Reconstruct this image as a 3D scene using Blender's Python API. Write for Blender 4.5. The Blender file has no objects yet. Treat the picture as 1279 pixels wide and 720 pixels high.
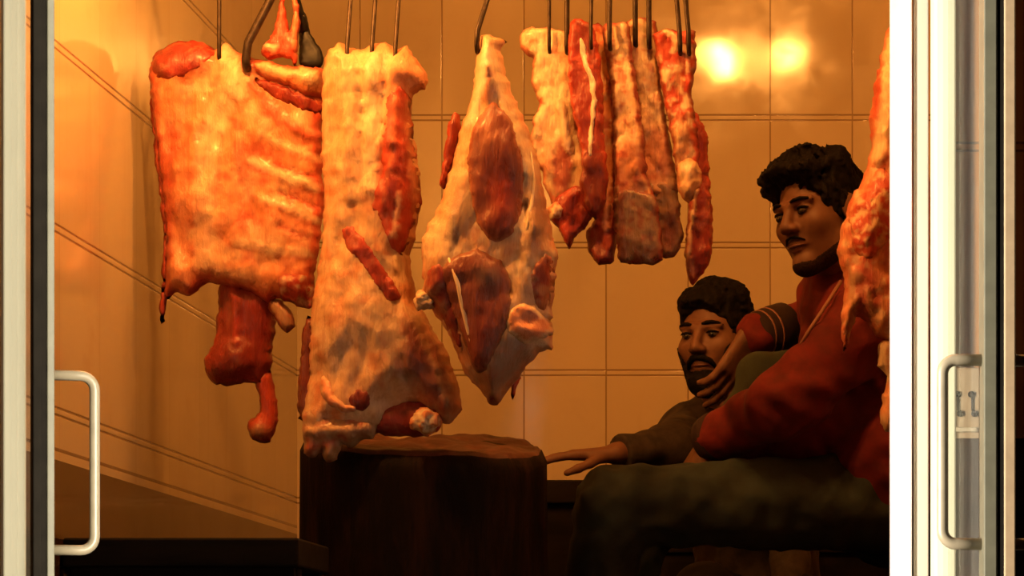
import bpy, bmesh, math, random
import numpy as np
from mathutils import Vector, Matrix, noise as mnoise
from mathutils.geometry import delaunay_2d_cdt

random.seed(7)
SC = bpy.context.scene
COL = SC.collection

# ------------------------------------------------------------------ camera, world, lamps, exposure
F, PX, PY, W, H = 4040.0, 1063.0, 882.0, 1279.0, 720.0
cam = bpy.data.cameras.new('camera')
cam.sensor_fit = 'HORIZONTAL'; cam.sensor_width = 36.0
cam.lens = F / W * 36.0
cam.shift_x = (W / 2 - PX) / W
cam.shift_y = (PY - H / 2) / W
cam.clip_start = 0.05
camo = bpy.data.objects.new('camera', cam); COL.objects.link(camo)
camo.rotation_euler = (math.radians(90), 0, 0)
SC.camera = camo

def A(px, py, Y):
    return Vector(((px - PX) * Y / F, Y, (PY - py) * Y / F))

wd = bpy.data.worlds.new('world'); SC.world = wd; wd.use_nodes = True
wd.node_tree.nodes['Background'].inputs[0].default_value = (1.0, 0.55, 0.25, 1)
wd.node_tree.nodes['Background'].inputs[1].default_value = 0.004

SC.view_settings.view_transform = 'Standard'
SC.view_settings.look = 'None'
SC.view_settings.exposure = 0.0
SC.view_settings.gamma = 1.0
SC.view_settings.use_curve_mapping = False

WARM = (1.0, 0.37, 0.066)
BULBS = [  # x, y, z, strength (each bulb builds its own glass and light further down)
    (-0.41, 5.70, 2.06, 860.0),
    (-0.20, 5.70, 2.07, 520.0),
    (-1.10, 5.58, 1.60, 900.0),  # third bulb, added out of view to brighten the meat at left
]

def frame_fill(name, loc, target, power, spread, color, w=0.12, h=1.7):
    # added unseen area light, brightens the jambs and door frames
    l = bpy.data.lights.new(name, 'AREA'); l.shape = 'RECTANGLE'; l.size = w; l.size_y = h
    l.energy = power; l.color = color; l.spread = math.radians(spread)
    o = bpy.data.objects.new(name, l); COL.objects.link(o); o.location = loc
    o.rotation_euler = (Vector(target) - Vector(loc)).to_track_quat('-Z', 'Y').to_euler()
frame_fill('jamb_fill_right', (-1.52, 3.6, 0.62), (0.26, 4.90, 0.62), 19.0, 30, (1.0, 0.90, 0.72))
frame_fill('jamb_fill_left', (-0.30, 3.7, 0.62), (-1.46, 5.0, 0.62), 5.2, 22, (1.0, 0.88, 0.66))

# ------------------------------------------------------------------ helpers
def tag(o, label=None, cat=None, group=None, kind=None):
    if label: o['label'] = label
    if cat: o['category'] = cat
    if group: o['group'] = group
    if kind: o['kind'] = kind
    return o

def empty(name, loc, label, cat, group=None):
    o = bpy.data.objects.new(name, None); COL.objects.link(o); o.location = loc
    o.empty_display_size = 0.05
    return tag(o, label, cat, group)

def link_mesh(name, me, mat=None, parent=None, smooth=True):
    o = bpy.data.objects.new(name, me); COL.objects.link(o)
    if mat: me.materials.append(mat)
    if smooth:
        me.polygons.foreach_set('use_smooth', [True] * len(me.polygons))
    if parent:
        o.parent = parent
        bpy_loc = Vector((0, 0, 0))
        q = parent
        while q: bpy_loc += q.location; q = q.parent
        o.location = -bpy_loc      # mesh data are in world metres; parents are unrotated
    return o

def mesh_from(name, verts, faces, mat=None, parent=None, smooth=True, cols=None):
    me = bpy.data.meshes.new(name)
    me.from_pydata([tuple(v) for v in verts], [], [tuple(f) for f in faces])
    if cols is not None:
        a = me.color_attributes.new('Col', 'FLOAT_COLOR', 'POINT')
        a.data.foreach_set('color', np.asarray(cols, dtype=np.float32).ravel())
    me.update()
    return link_mesh(name, me, mat, parent, smooth)

def bm_obj(name, bm, mat=None, parent=None, smooth=False):
    me = bpy.data.meshes.new(name); bm.normal_update(); bm.to_mesh(me); bm.free()
    return link_mesh(name, me, mat, parent, smooth)

def bm_box(bm, c, s, bev=0.0, rz=0.0):
    r = bmesh.ops.create_cube(bm, size=1.0)
    vs = r['verts']
    M = Matrix.Translation(Vector(c)) @ Matrix.Rotation(rz, 4, 'Z') @ Matrix.Diagonal((s[0], s[1], s[2], 1))
    bmesh.ops.transform(bm, matrix=M, verts=vs)
    if bev > 0:
        es = list({e for v in vs for e in v.link_edges})
        bmesh.ops.bevel(bm, geom=es, offset=bev, segments=2, affect='EDGES', profile=0.5)
    return bm

def box(name, c, s, mat, parent=None, bev=0.003, rz=0.0):
    bm = bmesh.new(); bm_box(bm, c, s, bev, rz)
    return bm_obj(name, bm, mat, parent)

def tube_geo(pts, rad, n=10, cap=True):
    pts = [Vector(p) for p in pts]
    if not hasattr(rad, '__len__'): rad = [rad] * len(pts)
    V, Fc = [], []
    up = None
    for i, p in enumerate(pts):
        t = (pts[min(i + 1, len(pts) - 1)] - pts[max(i - 1, 0)]).normalized()
        if up is None:
            up = t.orthogonal().normalized()
        else:
            up = (up - t * up.dot(t)).normalized()
        b = t.cross(up)
        for k in range(n):
            a = 2 * math.pi * k / n
            V.append(p + (up * math.cos(a) + b * math.sin(a)) * rad[i])
    for i in range(len(pts) - 1):
        for k in range(n):
            k2 = (k + 1) % n
            Fc.append((i * n + k, i * n + k2, (i + 1) * n + k2, (i + 1) * n + k))
    if cap:
        Fc.append(tuple(reversed(range(n))))
        Fc.append(tuple((len(pts) - 1) * n + k for k in range(n)))
    return V, Fc

def tube(name, pts, rad, mat, parent=None, n=10):
    V, Fc = tube_geo(pts, rad, n)
    return mesh_from(name, V, Fc, mat, parent)

def catmull(pts, step, closed=True):
    P = [np.array(p, float) for p in pts]; n = len(P); out = []
    rng = n if closed else n - 1
    for i in range(rng):
        if closed:
            p0, p1, p2, p3 = P[(i - 1) % n], P[i], P[(i + 1) % n], P[(i + 2) % n]
        else:
            p0, p1, p2, p3 = P[max(i - 1, 0)], P[i], P[i + 1], P[min(i + 2, n - 1)]
        m = max(1, int(round(np.linalg.norm(p2 - p1) / step)))
        for k in range(m):
            t = k / m
            c = 0.5 * ((2 * p1) + (p2 - p0) * t + (2 * p0 - 5 * p1 + 4 * p2 - p3) * t * t + (3 * p1 - p0 - 3 * p2 + p3) * t ** 3)
            l = p1 + (p2 - p1) * t
            out.append(0.6 * c + 0.4 * l)
    if not closed: out.append(P[-1])
    return np.array(out)

# ------------------------------------------------------------------ materials
def new_mat(name):
    m = bpy.data.materials.new(name); m.use_nodes = True
    nt = m.node_tree
    return m, nt, nt.nodes['Principled BSDF'], nt.nodes, nt.links

def math_node(nt, op, a, b=None, c=None):
    n = nt.nodes.new('ShaderNodeMath'); n.operation = op
    for i, v in enumerate((a, b, c)):
        if v is None: continue
        if isinstance(v, (int, float)): n.inputs[i].default_value = v
        else: nt.links.new(v, n.inputs[i])
    return n.outputs[0]

def mix_col(nt, fac, a, b, mode='MIX'):
    n = nt.nodes.new('ShaderNodeMix'); n.data_type = 'RGBA'; n.blend_type = mode
    if isinstance(fac, (int, float)): n.inputs[0].default_value = fac
    else: nt.links.new(fac, n.inputs[0])
    for i, v in ((6, a), (7, b)):
        if isinstance(v, tuple): n.inputs[i].default_value = v if len(v) == 4 else v + (1,)
        else: nt.links.new(v, n.inputs[i])
    return n.outputs[2]

def noise_tex(nt, scale, detail=4, rough=0.6, vec=None, dist=0.0):
    n = nt.nodes.new('ShaderNodeTexNoise')
    n.inputs['Scale'].default_value = scale; n.inputs['Detail'].default_value = detail
    n.inputs['Roughness'].default_value = rough; n.inputs['Distortion'].default_value = dist
    if vec is not None: nt.links.new(vec, n.inputs['Vector'])
    return n.outputs[0]

def obj_vec(nt, scale=(1, 1, 1)):
    tc = nt.nodes.new('ShaderNodeTexCoord')
    mp = nt.nodes.new('ShaderNodeMapping'); mp.inputs['Scale'].default_value = scale
    nt.links.new(tc.outputs['Object'], mp.inputs[0])
    return mp.outputs[0]

def ramp(nt, fac, lo, hi):
    n = nt.nodes.new('ShaderNodeMapRange'); n.interpolation_type = 'SMOOTHSTEP'
    nt.links.new(fac, n.inputs[0]); n.inputs[1].default_value = lo; n.inputs[2].default_value = hi
    return n.outputs[0]

def bump(nt, bs, height, strength, dist):
    b = nt.nodes.new('ShaderNodeBump'); b.inputs['Strength'].default_value = strength
    b.inputs['Distance'].default_value = dist
    nt.links.new(height, b.inputs['Height']); nt.links.new(b.outputs[0], bs.inputs['Normal'])
    return b

def plain(name, col, rough=0.5, metal=0.0, var=0.25, scale=30, bmp=0.0, spec=0.5, stretch=(1, 1, 1)):
    m, nt, bs, N, L = new_mat(name)
    v = obj_vec(nt, stretch)
    f = noise_tex(nt, scale, 5, 0.6, v)
    c0 = tuple(x * (1 - var) for x in col); c1 = tuple(min(1, x * (1 + var)) for x in col)
    L.new(mix_col(nt, ramp(nt, f, 0.3, 0.7), c0, c1), bs.inputs['Base Color'])
    bs.inputs['Roughness'].default_value = rough; bs.inputs['Metallic'].default_value = metal
    bs.inputs['Specular IOR Level'].default_value = spec
    if bmp: bump(nt, bs, f, bmp, 0.003)
    return m

def tile_mat(name, axis, u0, pitch_u, v0, pitch_v, tile_a, tile_b, line_col, rough=0.07, bottom=None, joint=0.7):
    m, nt, bs, N, L = new_mat(name)
    tc = N.new('ShaderNodeTexCoord'); sp = N.new('ShaderNodeSeparateXYZ')
    L.new(tc.outputs['Object'], sp.inputs[0])
    u = sp.outputs[axis]; v = sp.outputs['Z']
    def cell(x, x0, p):
        return math_node(nt, 'DIVIDE', math_node(nt, 'SUBTRACT', x, x0), p)
    cu, cv = cell(u, u0, pitch_u), cell(v, v0, pitch_v)
    def dist(c, p):   # metres from the nearest joint
        fr = math_node(nt, 'FRACT', math_node(nt, 'ADD', c, 0.5))
        return math_node(nt, 'MULTIPLY', math_node(nt, 'ABSOLUTE', math_node(nt, 'SUBTRACT', fr, 0.5)), p)
    du, dv = dist(cu, pitch_u), dist(cv, pitch_v)
    lu = math_node(nt, 'SUBTRACT', 1.0, ramp(nt, du, 0.0010, 0.0026))
    dv2 = math_node(nt, 'ABSOLUTE', math_node(nt, 'SUBTRACT', dv, 0.0065))   # bevelled rims: two lines per course
    lv = math_node(nt, 'SUBTRACT', 1.0, ramp(nt, dv2, 0.0010, 0.0030))
    line = math_node(nt, 'MAXIMUM', math_node(nt, 'MULTIPLY', lu, joint), math_node(nt, 'MULTIPLY', lv, 0.8))
    wn = N.new('ShaderNodeTexWhiteNoise'); wn.noise_dimensions = '2D'
    cb = N.new('ShaderNodeCombineXYZ')
    L.new(math_node(nt, 'FLOOR', cu), cb.inputs[0]); L.new(math_node(nt, 'FLOOR', cv), cb.inputs[1])
    L.new(cb.outputs[0], wn.inputs['Vector'])
    base = mix_col(nt, math_node(nt, 'MULTIPLY', wn.outputs['Value'], 0.7), tile_a, tile_b)
    grime = noise_tex(nt, 7.0, 6, 0.65, tc.outputs['Object'])
    base = mix_col(nt, math_node(nt, 'MULTIPLY', ramp(nt, grime, 0.5, 0.8), 0.3), base, (0.42, 0.27, 0.13))
    streak = noise_tex(nt, 14.0, 5, 0.6, obj_vec(nt, (1, 1, 0.12)))
    base = mix_col(nt, math_node(nt, 'MULTIPLY', ramp(nt, streak, 0.55, 0.8), 0.18), base, (0.40, 0.25, 0.12))
    base = mix_col(nt, line, base, line_col)
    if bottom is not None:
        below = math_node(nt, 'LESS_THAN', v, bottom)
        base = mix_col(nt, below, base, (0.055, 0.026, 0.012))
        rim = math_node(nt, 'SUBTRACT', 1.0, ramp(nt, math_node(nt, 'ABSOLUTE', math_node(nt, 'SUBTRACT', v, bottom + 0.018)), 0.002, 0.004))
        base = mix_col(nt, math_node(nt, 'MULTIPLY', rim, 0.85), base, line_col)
    L.new(base, bs.inputs['Base Color'])
    g2 = noise_tex(nt, 3.0, 2, 0.5, tc.outputs['Object'])
    L.new(math_node(nt, 'ADD', math_node(nt, 'MULTIPLY', ramp(nt, grime, 0.35, 0.8), 0.12), rough), bs.inputs['Roughness'])
    bs.inputs['Specular IOR Level'].default_value = 0.5
    hgt = math_node(nt, 'ADD', math_node(nt, 'MULTIPLY', line, -1.0), math_node(nt, 'MULTIPLY', g2, 2.5))
    bump(nt, bs, hgt, 0.35, 0.002)
    return m

def meat_mat(name, rough=0.38, var=0.35, scale=60, stretch=(1, 1, 0.45), sss=0.06):
    m, nt, bs, N, L = new_mat(name)
    at = N.new('ShaderNodeAttribute'); at.attribute_name = 'Col'
    v = obj_vec(nt, stretch)
    f = noise_tex(nt, scale, 7, 0.68, v, 0.6)
    f2 = noise_tex(nt, scale * 0.35, 5, 0.6, v, 1.2)
    c = mix_col(nt, math_node(nt, 'MULTIPLY', ramp(nt, f, 0.42, 0.72), var), at.outputs[0], (0.42, 0.07, 0.035))
    c = mix_col(nt, math_node(nt, 'MULTIPLY', ramp(nt, f2, 0.52, 0.75), var * 0.8), c, (0.80, 0.52, 0.32))
    fib = noise_tex(nt, 150, 4, 0.6, obj_vec(nt, (1, 1, 0.07)), 0.3)
    c = mix_col(nt, math_node(nt, 'MULTIPLY', ramp(nt, fib, 0.45, 0.75), 0.22), c, (0.30, 0.05, 0.03))
    L.new(c, bs.inputs['Base Color'])
    L.new(math_node(nt, 'ADD', math_node(nt, 'MULTIPLY', f, 0.35), rough - 0.17), bs.inputs['Roughness'])
    bs.inputs['Subsurface Weight'].default_value = sss
    bs.inputs['Subsurface Radius'].default_value = (1.0, 0.3, 0.15)
    bs.inputs['Subsurface Scale'].default_value = 0.008
    bs.inputs['Coat Weight'].default_value = 0.15; bs.inputs['Coat Roughness'].default_value = 0.2
    bump(nt, bs, math_node(nt, 'ADD', math_node(nt, 'ADD', f, f2), fib), 0.7, 0.004)
    return m

M = {}
PITCH_U, PITCH_V = 0.203, 0.3158
U0, V0 = -0.606, 0.8238
TA, TB = (0.60, 0.50, 0.33), (0.53, 0.43, 0.27)
M['tile_back'] = tile_mat('glazed_cream_tile_back', 'X', U0, PITCH_U, V0, PITCH_V, TA, TB, (0.16, 0.08, 0.03))
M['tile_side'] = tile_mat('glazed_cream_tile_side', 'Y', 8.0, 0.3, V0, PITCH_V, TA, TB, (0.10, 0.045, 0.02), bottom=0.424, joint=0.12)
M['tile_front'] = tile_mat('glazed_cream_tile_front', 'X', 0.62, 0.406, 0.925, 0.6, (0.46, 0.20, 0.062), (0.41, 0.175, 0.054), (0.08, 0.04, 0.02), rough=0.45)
M['plaster'] = plain('plaster', (0.45, 0.36, 0.25), 0.8)
M['concrete'] = plain('dark_floor', (0.06, 0.045, 0.035), 0.6)
M['white_alu'] = plain('white_aluminium', (0.93, 0.93, 0.92), 0.35, 0.0, 0.03)
M['cream_alu'] = plain('cream_aluminium', (0.78, 0.72, 0.58), 0.4, 0.0, 0.08, 8, stretch=(1, 1, 0.2))
M['panel'] = plain('old_cream_plastic', (0.36, 0.25, 0.15), 0.5, 0, 0.1)
M['grey_alu'] = plain('grey_green_aluminium', (0.115, 0.108, 0.075), 0.45, 0.0, 0.1)
M['gasket'] = plain('black_gasket', (0.010, 0.008, 0.006), 0.85, 0, 0.2, 30, 0, 0.1)
M['handle'] = plain('cream_handle', (0.24, 0.20, 0.14), 0.4, 0.0, 0.1)
M['black_wood'] = plain('black_stained_wood', (0.012, 0.008, 0.006), 0.85, 0, 0.5, 20, 0.2, 0.2, stretch=(0.2, 1, 1))
M['brown_wood'] = plain('dark_brown_wood', (0.030, 0.015, 0.009), 0.8, 0, 0.5, 18, 0.3, 0.25, stretch=(0.2, 1, 1))
M['iron'] = plain('dark_iron', (0.045, 0.030, 0.022), 0.45, 0.6, 0.4, 60)
M['black_iron'] = plain('black_iron', (0.012, 0.010, 0.010), 0.5, 0.3, 0.3, 60)
M['meat'] = meat_mat('fresh_meat')
M['meat_fine'] = meat_mat('fresh_lean_meat', 0.34, 0.22, 80)
M['muscle'] = meat_mat('smooth_muscle', 0.30, 0.12, 70, (1, 1, 0.25))
M['skin'] = plain('skin', (0.16, 0.068, 0.036), 0.6, 0, 0.08, 60)
M['lips'] = plain('lips', (0.12, 0.04, 0.028), 0.45, 0, 0.1)
M['hair'] = plain('black_hair', (0.006, 0.004, 0.003), 0.75, 0, 0.4, 90, 0.6, 0.12, stretch=(1, 1, 0.4))
M['stubble_shade'] = plain('stubble_and_jaw_shade', (0.024, 0.011, 0.007), 0.8, 0, 0.5, 220, 0.4, 0.15)
M['eye'] = plain('eye_white', (0.07, 0.05, 0.038), 0.4, 0, 0.05)
M['iris'] = plain('dark_iris', (0.012, 0.008, 0.006), 0.2, 0, 0.1)
M['jacket'] = plain('dark_red_jacket', (0.130, 0.0045, 0.003), 0.85, 0, 0.25, 22, 0.3)
M['jacket_dark'] = plain('maroon_rib_knit', (0.022, 0.007, 0.006), 0.85, 0, 0.2, 60)
M['piping'] = plain('pale_piping', (0.30, 0.13, 0.09), 0.6, 0, 0.1)
M['shirt'] = plain('green_shirt', (0.020, 0.028, 0.014), 0.85, 0, 0.2, 40)
M['jeans'] = plain('worn_dark_jeans', (0.018, 0.030, 0.030), 0.85, 0, 0.5, 9, 0.2)
M['brown_jacket'] = plain('brown_checked_jacket', (0.030, 0.018, 0.011), 0.85, 0, 0.5, 35)
M['shoe'] = plain('black_shoe', (0.015, 0.012, 0.010), 0.5)

def glass_mat():
    m = bpy.data.materials.new('door_glass'); m.use_nodes = True
    nt = m.node_tree; N, L = nt.nodes, nt.links
    N.remove(N['Principled BSDF'])
    fr = N.new('ShaderNodeFresnel'); fr.inputs['IOR'].default_value = 1.25
    tr = N.new('ShaderNodeBsdfTransparent'); tr.inputs[0].default_value = (0.92, 0.93, 0.90, 1)
    gl = N.new('ShaderNodeBsdfGlossy'); gl.inputs['Roughness'].default_value = 0.02
    mx = N.new('ShaderNodeMixShader')
    L.new(math_node(nt, 'MULTIPLY', fr.outputs[0], 0.12), mx.inputs[0]); L.new(tr.outputs[0], mx.inputs[1]); L.new(gl.outputs[0], mx.inputs[2])
    L.new(mx.outputs[0], N['Material Output'].inputs[0])
    return m
M['glass'] = glass_mat()

# ------------------------------------------------------------------ the room
def structure(o): return tag(o, kind='structure')
XL, XR, YB, YF, ZF, ZC = -1.37, 1.25, 8.0, 5.35, -0.10, 2.75
structure(box('floor', ((XL + XR) / 2, 6.65, ZF - 0.05), (XR - XL + 0.3, 2.9, 0.1), M['concrete'], bev=0))
structure(box('ceiling', ((XL + XR) / 2, 6.65, ZC + 0.05), (XR - XL + 0.3, 2.9, 0.1), M['plaster'], bev=0))
structure(box('wall_back', ((XL + XR) / 2, YB + 0.05, (ZF + ZC) / 2), (XR - XL + 0.3, 0.1, ZC - ZF), M['tile_back'], bev=0)).location = (0, 0, 0)
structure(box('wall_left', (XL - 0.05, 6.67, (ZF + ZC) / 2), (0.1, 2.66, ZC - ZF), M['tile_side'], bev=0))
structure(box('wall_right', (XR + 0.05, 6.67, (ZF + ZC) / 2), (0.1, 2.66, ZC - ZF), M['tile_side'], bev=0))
# shop front to the right of the opening, lintel over it
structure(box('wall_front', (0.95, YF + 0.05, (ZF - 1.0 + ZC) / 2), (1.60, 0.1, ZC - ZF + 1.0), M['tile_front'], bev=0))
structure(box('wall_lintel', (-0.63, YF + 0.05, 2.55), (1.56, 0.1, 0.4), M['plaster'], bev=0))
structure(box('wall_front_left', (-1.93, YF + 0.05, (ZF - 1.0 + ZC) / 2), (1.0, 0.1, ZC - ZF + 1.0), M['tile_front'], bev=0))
structure(box('ground', (0, 2.4, -1.15), (9, 5.9, 0.1), M['concrete'], bev=0))
structure(box('trim_step', (-0.65, 5.27, -0.60), (1.6, 0.26, 1.0), M['concrete'], bev=0))
structure(box('trim_plinth', (0.95, 5.335, -0.33), (1.60, 0.03, 1.54), M['brown_wood'], bev=0))
# right jamb: white profile on the opening, cream frame beside it
def pxbox(name, x0, x1, Y, depth, z0, z1, mat, parent=None, bev=0.002):
    a, b = (x0 - PX) * Y / F, (x1 - PX) * Y / F
    return box(name, ((a + b) / 2, Y + depth / 2, (z0 + z1) / 2), (b - a, depth, z1 - z0), mat, parent, bev)
structure(pxbox('trim_1', 1112, 1139, 5.26, 0.10, -0.1, 2.35, M['white_alu']))
structure(pxbox('trim_2', 1141, 1160, 5.27, 0.08, -0.1, 2.35, M['cream_alu']))
structure(pxbox('trim_3', -40, 13, 5.26, 0.10, -0.1, 2.35, M['white_alu']))

def door(name, hinge, lock, sgn, wide_h, wide_l, gasket, hand_z, other, other_side):
    """glass leaf standing open towards the street, hinge and lock are XY points"""
    h, l = Vector(hinge), Vector(lock)
    d = (l - h).normalized(); L_ = (l - h).length
    rz = math.atan2(d.y, d.x)
    root = bpy.data.objects.new(name, None); COL.objects.link(root); root.location = (h.x, h.y, -0.05)
    tag(root, kind='structure')
    z0, z1 = -0.05, 2.2
    zc, zs = (z0 + z1) / 2, z1 - z0
    nrm = Vector((-d.y, d.x))
    box('hinge_stile', (h.x + d.x * 0.03, h.y + d.y * 0.03, zc), (0.06, wide_h, zs), M['cream_alu'], root, 0.003, rz)
    c = l - d * 0.025
    w3 = wide_l
    for s, m, wd_ in ((-1, 0, 0.42), (1, 0, 0.36)):
        off = nrm * (s * w3 * (0.5 - wd_ / 2))
        box('lock_stile', (c.x + off.x, c.y + off.y, zc), (0.05, w3 * wd_, zs), M['grey_alu'] if s * sgn > 0 else M[other_side], root, 0.002, rz)
    box('gasket', (c.x, c.y, zc), (0.044, w3 * 0.30, zs - 0.01), M['gasket'], root, 0, rz)
    m_ = (h + l) / 2
    box('glass_pane', (m_.x, m_.y, zc + 0.02), (L_ - 0.10, 0.008, zs - 0.16), M['glass'], root, 0, rz)
    box('bottom_rail', (m_.x, m_.y, z0 + 0.04), (L_ - 0.11, 0.03, 0.08), M['grey_alu'], root, 0.002, rz)
    box('top_rail', (m_.x, m_.y, z1 - 0.04), (L_ - 0.11, 0.03, 0.08), M['grey_alu'], root, 0.002, rz)
    # D handle standing off the face of the lock stile
    za, zb, reach, rr = hand_z
    def handle(side, reach):
        n3 = nrm * side
        base = c + n3 * (w3 / 2 - 0.002)
        pts = [(base.x, base.y, zb)]
        cr = 0.020
        for k in range(0, 7):
            a = math.pi / 2 * k / 6
            q = base + n3 * (reach - cr + cr * math.sin(a)); pts.append((q.x, q.y, zb - cr + cr * math.cos(a)))
        for k in range(0, 7):
            a = math.pi / 2 * k / 6
            q = base + n3 * (reach - cr + cr * math.cos(a)); pts.append((q.x, q.y, za + cr - cr * math.sin(a)))
        pts.append((base.x, base.y, za))
        tube('handle', pts, rr, M['handle'], root, 14)
    handle(sgn, reach)
    if other: handle(-sgn, 0.05)
    return root
YD = 4.62
def DX(px, Y=YD): return (px - PX) * Y / F
def DZ(py, Y=YD): return (PY - py) * Y / F
# right leaf: lock stile shows at 1228..1268 px, handle reaches left to 1176
door('door_1', ((1160 - PX) * 5.30 / F + 0.018, 5.24), (DX(1248), YD - 0.02), -1, 0.034, 0.046, True, (DZ(680), DZ(450), 0.058, 0.0085), True, 'panel')
# left leaf: lock stile 46..72 px, handle reaches right to 126
door('door_2', ((27 - PX) * 5.30 / F, 5.24), (DX(59), YD - 0.02), 1, 0.036, 0.030, True, (DZ(687), DZ(468), 0.060, 0.0075), False, 'gasket')

# socket panel on the shop front, seen through the right glass leaf
sp_root = empty('socket_panel', A(1212, 545, 5.33), 'cream socket panel with two rows of dark holes on shop front', 'socket panel')
pw = A(1182, 460, 5.33); pe = A(1252, 550, 5.33)
box('back_plate', ((pw.x + pe.x) / 2, 5.335, (pw.z + pe.z) / 2), (pe.x - pw.x, 0.03, pw.z - pe.z), M['panel'], sp_root, 0.004)
for py in (493, 517):
    for px in (1196, 1214, 1232):
        p = A(px + (3 if py > 500 else -1), py, 5.32)
        V, Fc = tube_geo([(p.x, 5.322, p.z), (p.x, 5.316, p.z)], 0.0055, 12)
        mesh_from('socket_hole', V, Fc, M['gasket'], sp_root)
for px in (1196, 1214):
    p = A(px, 505, 5.32)
    box('slot', (p.x, 5.3185, p.z), (0.003, 0.004, 0.022), M['gasket'], sp_root, 0)
box('cover_lip', ((pw.x + pe.x) / 2, 5.317, A(0, 538, 5.33).z), (pe.x - pw.x - 0.006, 0.008, 0.008), M['plaster'], sp_root, 0.002)

# ------------------------------------------------------------------ lamps of the shop
def emit_mat(name, col, s):
    m, nt, bs, N, L = new_mat(name)
    bs.inputs['Base Color'].default_value = (0.9, 0.85, 0.7, 1)
    bs.inputs['Emission Color'].default_value = col + (1,); bs.inputs['Emission Strength'].default_value = s
    return m
BLAB = ['warm bulb on a cord, middle one of three under the ceiling', 'warm bulb on a cord nearest the seated men',
        'added warm bulb on a cord nearest the left tiled wall']
for i, (x, y, z, s) in enumerate(BULBS):
    r = empty('hanging_bulb', (x, y, z), BLAB[i], 'lamp', 'bare bulbs over the meat')
    em = emit_mat('glowing_bulb_glass.%d' % i, WARM, s)
    prof = [(0.0005, -0.040), (0.018, -0.037), (0.030, -0.024), (0.034, -0.006), (0.030, 0.014), (0.020, 0.034), (0.014, 0.046)]
    n = 20; V = []; Fc = []
    for (pr, pz) in prof:
        for k in range(n):
            a = 2 * math.pi * k / n; V.append((x + pr * math.cos(a), y + pr * math.sin(a), z + pz))
    for j in range(len(prof) - 1):
        for k in range(n):
            Fc.append((j * n + k, j * n + (k + 1) % n, (j + 1) * n + (k + 1) % n, (j + 1) * n + k))
    Fc.append(tuple(reversed(range(n)))); Fc.append(tuple((len(prof) - 1) * n + k for k in range(n)))
    mesh_from('bulb_glass', V, Fc, em, r)
    tube('socket', [(x, y, z + 0.046), (x, y, z + 0.085), (x, y, z + 0.095)], [0.017, 0.017, 0.006], M['black_iron'], r, 16)
    tube('cord', [(x, y, z + 0.09), (x, y, ZC)], 0.003, M['gasket'], r, 8)

# ------------------------------------------------------------------ benches, chopping stump
def bench(name, x0, x1, y0, y1, ztop, label, cat, mat, legs=True):
    r = empty(name, ((x0 + x1) / 2, (y0 + y1) / 2, ZF), label, cat)
    box('bench_top', ((x0 + x1) / 2, (y0 + y1) / 2, ztop - 0.025), (x1 - x0, y1 - y0, 0.05), mat, r, 0.004)
    box('front_panel', ((x0 + x1) / 2, y0 + 0.025, (ztop - 0.05 + ZF + 0.05) / 2), (x1 - x0 - 0.02, 0.02, ztop - 0.10 - ZF), mat, r, 0.002)
    for sx in (x0 + 0.03, x1 - 0.03):
        for sy in (y0 + 0.06, y1 - 0.03):
            box('leg', (sx, sy, (ZF + ztop - 0.05) / 2), (0.045, 0.045, ztop - 0.05 - ZF), mat, r, 0.003)
    return r
bench('low_bench', -1.365, -0.957, 5.60, 5.93, DZ(672, 5.60), 'black low wooden bench in front of the stump at left', 'bench', M['black_wood'])
bench('sitting_bench', -0.12, 0.62, 6.40, 6.90, 0.245, 'dark brown bench the man in the red jacket sits on', 'bench', M['brown_wood'])
bench('wooden_box', -0.80, -0.50, 6.90, 7.07, 0.482, 'black wooden stand under the bearded man\'s forearm beside the stump', 'stand', M['black_wood'])
bench('low_stool', -0.34, 0.02, 7.28, 7.58, 0.055, 'low dark stool under the bearded man', 'stool', M['brown_wood'])

bench('back_filler', -0.78, 1.22, 7.72, 7.97, 0.415, 'long black counter along the tiled back wall behind the men\'s legs', 'filler', M['black_wood'])  # added dark box, blacks out the bright tile below the thighs

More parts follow.
